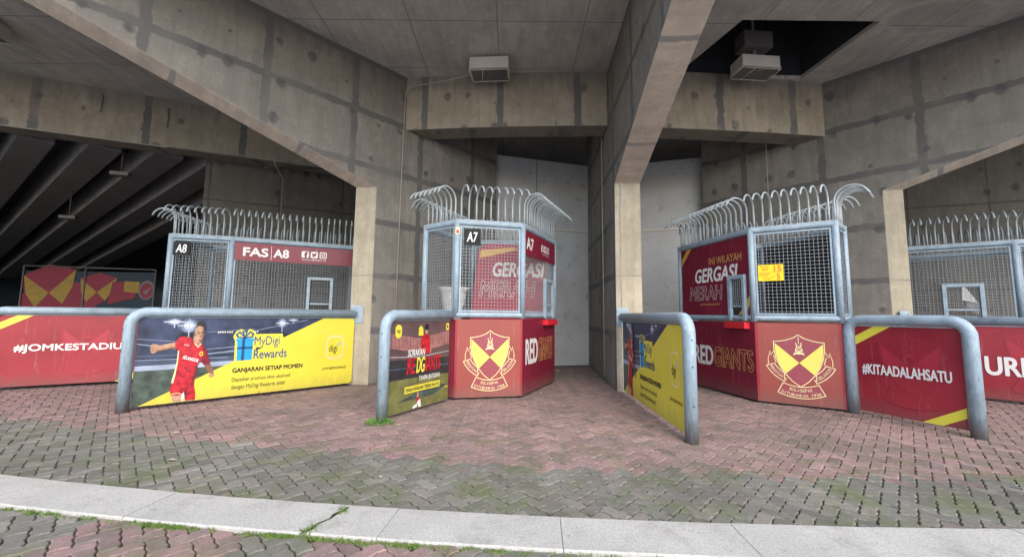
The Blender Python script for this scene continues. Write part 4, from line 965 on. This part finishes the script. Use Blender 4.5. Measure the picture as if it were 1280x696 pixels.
# white plastic chair inside A7 standing on a platform-high counter
ct = thing('counter', 'grey counter shelf inside booth A7 at wire height', 'counter', (-.85, 6.45, 0)); mb = MB(); mb.box((-.95, 6.4, 1.10), (.27, -.05, 0), (.04, .22, 0), (0, 0, .02), 'shutter'); mb.build('top', ct); mb = MB()
for dx, dy in ((-.2, -.14), (.2, -.16), (-.2, .16), (.2, .14)):
    mb = MB(); mb.tube([(-.95+dx, 6.4+dy, .04), (-.95+dx, 6.4+dy, 1.08)], .018, 'steel', 8); mb.build('leg', ct)
ch = thing('sack', 'pale crumpled bundle on the counter behind the left wire of booth A7', 'sack', (-.95, 6.35, 1.12)); mb = MB(); rnd = random.Random(5); vs = []; nr, ns_ = 9, 14
for i in range(nr):
    z = 1.122+.52*i/(nr-1); wv = .12+.07*i/(nr-1)+(.05 if i == nr-1 else 0)
    for k in range(ns_):
        a = 2*math.pi*k/ns_; q = 1+rnd.uniform(-.14, .14); vs.append((-.95+wv*1.15*q*math.cos(a), 6.38+wv*.6*q*math.sin(a), z))
fs = [(i*ns_+k, i*ns_+(k+1) % ns_, (i+1)*ns_+(k+1) % ns_, (i+1)*ns_+k) for i in range(nr-1) for k in range(ns_)]+[tuple(range(ns_))[::-1], tuple((nr-1)*ns_+k for k in range(ns_))]
mb.add(vs, fs, 'plasticw', True); mb.build('bundle', ch)
# crumpled paper in the right booth
mb = MB(); mb.add([(8.05, 7.0, 1.55), (8.28, 6.95, 1.50), (8.30, 6.98, 1.30), (8.22, 7.05, 1.38), (8.14, 7.02, 1.52), (8.12, 7.04, 1.86)], [(0, 1, 5), (0, 4, 1), (1, 4, 3, 2)], 'plasticw'); 
mb.tube([(8.16, 7.06, .04), (8.16, 7.06, 1.86)], .008, 'pipe', 6); o = mb.build('paper_bag'); tag(o, 'crumpled pale paper bag hung on a rod inside the right edge booth', 'bag'); recenter(o)

# ------------------------------------------------------------------ ceiling lights
def light_box(c, ang, label, mount=False, w_=.68, d_=.34, h_=.21):
    t = thing('ceiling_light', label, 'light fitting', c, 'box light fittings under the ceiling'); x = Vector((math.cos(ang), math.sin(ang), 0)); y = Vector((-x.y, x.x, 0)); c = Vector(c); z = Vector((0, 0, 1))
    mb = MB(); mb.box(c-z*(h_/2+.01), x*w_/2, y*d_/2, z*h_/2, 'fixture'); mb.build('housing', t, bevel=.01)
    mb = MB(); mb.box(c-z*(h_+.03), x*(w_/2-.03), y*(d_/2-.02), z*.012, 'fixglass'); mb.build('diffuser', t)
    mb = MB(); q = c-z*(h_+.045); P4 = [q-x*w_/2-y*d_/2, q+x*w_/2-y*d_/2, q+x*w_/2+y*d_/2, q-x*w_/2+y*d_/2]
    for i in range(4): mb.tube([P4[i], P4[(i+1) % 4]], .007, 'fixture', 6); mb.tube([P4[i], P4[i]+z*.05], .006, 'fixture', 6)
    mb.tube([q-x*.1-y*d_/2, q-x*.16+y*d_/2], .006, 'fixture', 6); mb.build('wire_guard', t)
    if mount:
        mb = MB(); mb.box(c+z*.32, x*.26, y*.13, z*.14, 'pipedark'); mb.tube([c+z*.0, c+z*.2], .03, 'pipe', 8); mb.tube([c+z*.44, c+z*1.65], .02, 'pipe', 8); mb.build('mounting_box', t)
light_box((-.43, 6.56, 5.66), -.07, 'cream box light fitting hung above the middle aisle, left of the two'); light_box((4.22, 6.50, 5.70), .08, 'cream box light fitting hanging inside the dark ceiling opening', True)
light_box((-8.32, 5.62, 5.66), .3, 'cream box light fitting cut off by the left edge of the photo')
for (x, y, z, lab) in ((-8.66, 8.41, 4.2, 'upper hanging lamp in the dark void, nearer the cross wall'), (-11.53, 10.0, 3.6, 'lower hanging lamp deeper in the dark void')):
    t = thing('hanging_lamp', lab, 'lamp', (x, y, z), 'hanging lamps under the stands'); mb = MB(); mb.box((x, y, z), (.16, .05, 0), (-.04, .09, 0), (0, 0, .04), 'pipedark'); mb.build('lamp_housing', t, bevel=.01)
    mb = MB(); mb.tube([(x, y, z+.04), (x, y, z+1.0)], .008, 'pipedark', 6); mb.build('rod', t)
# ------------------------------------------------------------------ conduits
def pipe(pts, r_, mat, label, clips=True):
    mb = MB(); mb.tube(pts, r_, mat, 8); o = mb.build('conduit'); tag(o, label, 'pipe', 'electrical conduits'); recenter(o)
pipe([(-.80, 6.62, 5.45), (-1.2, 6.80, 5.46), (-1.9, 7.04, 5.48), (-2.02, 7.04, 5.42), (-2.05, 7.05, 5.3), (-2.07, 7.045, 3.0), (-2.08, 7.04, .1)], .010, 'pipe', 'conduit from the left light box down the left fin beside the ring beam')
pipe([(-1.90, 7.30, 4.6), (-1.86, 7.36, 3.4), (-1.84, 7.36, .1)], .018, 'pipedark', 'dark conduit down the left fin wall behind booth A7')
pipe([(-1.62, 7.62, 4.62), (-1.60, 7.64, 2.4)], .011, 'pipe', 'thin pale conduit hanging behind the cage of booth A7')
pipe([(-1.62, 7.62, 4.60), (-.46, 8.85, 4.75)], .006, 'pipe', 'thin wire slanting from the ring beam to the white shutter')
pipe([(1.70, 7.3, 4.64), (1.72, 7.32, .1)], .010, 'pipe', 'thin conduit down the shaded left face of the middle fin')
pipe([(5.08, 7.6, 4.9), (5.08, 7.6, 1.4)], .009, 'pipe', 'thin conduit down the right fin behind the priced booth')
lb0, lb1 = Vector((-15.5, 4.72, 0)), Vector((-1.3, 10.42, 0)); ld = (lb1-lb0).normalized(); ln = Vector((ld.y, -ld.x, 0))
def LB(x, z, off=.02): k = (x-lb0.x)/ld.x; q = lb0+ld*k+ln*off; return (q.x, q.y, z)
pipe([LB(-13, 4.645), LB(-9.9, 4.645), LB(-7.35, 4.645), LB(-7.22, 4.70), LB(-7.05, 4.70), LB(-5.2, 4.68), LB(-4.0, 4.67), LB(-3, 4.67)], .013, 'pipe', 'long white conduit along the lower edge of the dim left ring beam')
for x, z0, z1, lab in ((-8.35, 5.55, 5.22, 'left hook dropping over the face of the left ring beam'), (-7.35, 5.5, 5.10, 'right hook dropping over the face of the left ring beam')): pipe([LB(x, z0), LB(x, z1), LB(x-.03, z1-.03, .03)], .012, 'pipe', lab)
pipe([(-5.42, 8.62, 4.66), (-5.42, 8.66, 4.55), (-5.55, 9.2, 4.4), (-5.55, 9.22, 2.0)], .014, 'pipe', 'pale conduit dropping down the dim wall behind booth A8')

# ------------------------------------------------------------------ hoarding in the void
fr = Frame((-14.9, 11.9), (-11.05, 12.1)); t = thing('hoarding', 'framed display of red and yellow club shields in the dark void', 'display', fr.P(fr.L/2, 0))
mb = MB()
for u in (0, 1.95*.92, fr.L): mb.tube([fr.P(u, 0), fr.P(u, 2.55-.02*u)], .02, 'pipedark', 8)
mb.tube([fr.P(0, 2.55), fr.P(fr.L, 2.48)], .02, 'pipedark', 8); mb.build('frame', t)
mb = MB(); fr.box(mb, .03, fr.L-.03, .2, 2.40, -.05, -.03, 'hoardblue'); hb = mb.build('backboard', t)
pr = Print(fr, -.02)
def shield(u, v, s, a=0, l=1):
    def T(q): c, si = math.cos(a), math.sin(a); return [(u+(x*c-y*si)*s, v+(x*si+y*c)*s) for x, y in q]
    pr.poly(T([(-.5, .28), (0, .5), (.5, .4), (.46, .05), (.3, -.3), (0, -.5), (-.3, -.3), (-.48, .0)]), 'pflagred', l); pr.poly(T([(-.5, .28), (.02, -.08), (-.22, -.38), (-.42, -.1)]), 'pflagyel', l+1); pr.poly(T([(.5, .40), (.02, -.08), (.3, -.3), (.46, .05)]), 'pflagyel', l+1)
pr.poly([(-.05, .3), (2.2, .3), (2.2, 1.9), (1.4, 2.1), (0, 1.7)], 'pflagred', 0); shield(.75, 1.85, 1.5, 0, 2); shield(2.15, 1.85, 1.05, -.1, 2); pr.poly([(2.5, 1.4), (3.3, 1.6), (3.4, 2.1), (2.6, 2.1)], 'pflagred', 4); pr.poly([(2.95, 1.8), (3.4, 1.75), (3.4, 2.1), (2.95, 2.12)], 'pflagyel', 5)
pr.ell(3.62, 1.85, .24, .30, 'pipedark', 5); pr.ell(3.62, 1.83, .19, .24, 'pflagred', 6); pr.poly([(3.5, 1.8), (3.62, 1.7), (3.75, 1.95), (3.62, 1.85)], 'pipedark', 7)
pr.build('shield_print', hb)
# low dark rack left of the hoarding
t = thing('steel_rack', 'dark steel railing rack at the left edge inside the void', 'railing', (-16.2, 11.5, 0)); mb = MB()
for k in range(26): mb.tube([(-18.2+k*.12, 11.4, .0), (-18.2+k*.12, 11.4, 2.0)], .012, 'pipedark', 6)
mb.tube([(-18.3, 11.4, 2.0), (-15.1, 11.4, 2.0)], .02, 'pipedark', 6); mb.build('bars', t)

# ------------------------------------------------------------------ weeds and litter
def weed(x, y, n, R, hgt, label):
    t = thing('weed_clump', label, 'weed', (x, y, 0)); mb = MB(); rnd = random.Random(int(x*100))
    for _ in range(n):
        a = rnd.uniform(0, 6.28); rr = R*rnd.random()**.6; c = Vector((x+rr*math.cos(a), y+rr*math.sin(a)*.8, hgt*rnd.uniform(.2, 1)*(1-rr/R*.6)))
        d = Vector((math.cos(a+rnd.gauss(0, .6)), math.sin(a+rnd.gauss(0, .6)), rnd.uniform(-.1, .6))).normalized(); s = d.cross(Vector((0, 0, 1))).normalized(); L = rnd.uniform(.012, .024); W = L*.34
        mb.add([c, c+d*L*.5+s*W, c+d*L, c+d*L*.5-s*W], [(0, 1, 2, 3)], 'leaf'); 
        if rnd.random() < .3: mb.tube([(c.x, c.y, 0), tuple(c)], .0012, 'leaf', 4, False)
    mb.build('foliage', t)
weed(-1.44, 4.44, 520, .16, .075, 'green weed clump at the foot of the short barrier left of booth A7')
lit = [((.30, 5.96), .03), ((.36, 6.05), .025), ((.47, 6.2), .03), ((.22, 5.82), .02)]
for i, ((x, y), s) in enumerate([((-2.72, 3.28), .045), ((-1.52, 4.1), .03), ((-1.2, 4.35), .03), ((-.95, 3.0), .03), ((3.6, 5.55), .035), ((4.05, 5.2), .03), ((-3.3, 4.0), .035), ((2.1, 3.5), .02), ((.35, 3.4), .02), ((1.0, 8.6), .09), ((1.35, 8.9), .08)]+lit):
    mb = MB(); a = i*1.7; d = Vector((math.cos(a), math.sin(a), 0)); q = Vector((-d.y, d.x, 0)); c = Vector((x, y, .012)); u_ = Vector((0, 0, s*.25))
    mb.add([c-d*s, c-d*s*.2+q*s*.4+u_*.6, c+d*s+u_*.2, c+d*s*.1-q*s*.4+u_], [(0, 1, 2), (0, 2, 3)], 'dryleaf'); o = mb.build('dry_leaf')
    where = ['on the grey pavers at the left', 'on the red pavers near the short barrier', 'just in front of the weed clump', 'on the grey pavers left of centre', 'at the left foot of the right crest panel', 'in front of the right crest panel', 'between the left banners and the kerb', 'on the red pavers below the end-on yellow banner', 'on the red pavers in the middle', 'by the foot of the white shutter', 'against the white shutter at the aisle end', 'nearest booth A7 side corner', 'second along the side of booth A7', 'furthest along the side of booth A7', 'under the corner of booth A7'][i]
    tag(o, 'pale dry leaf lying '+where, 'leaf', 'dry leaves scattered on the paving'); recenter(o)
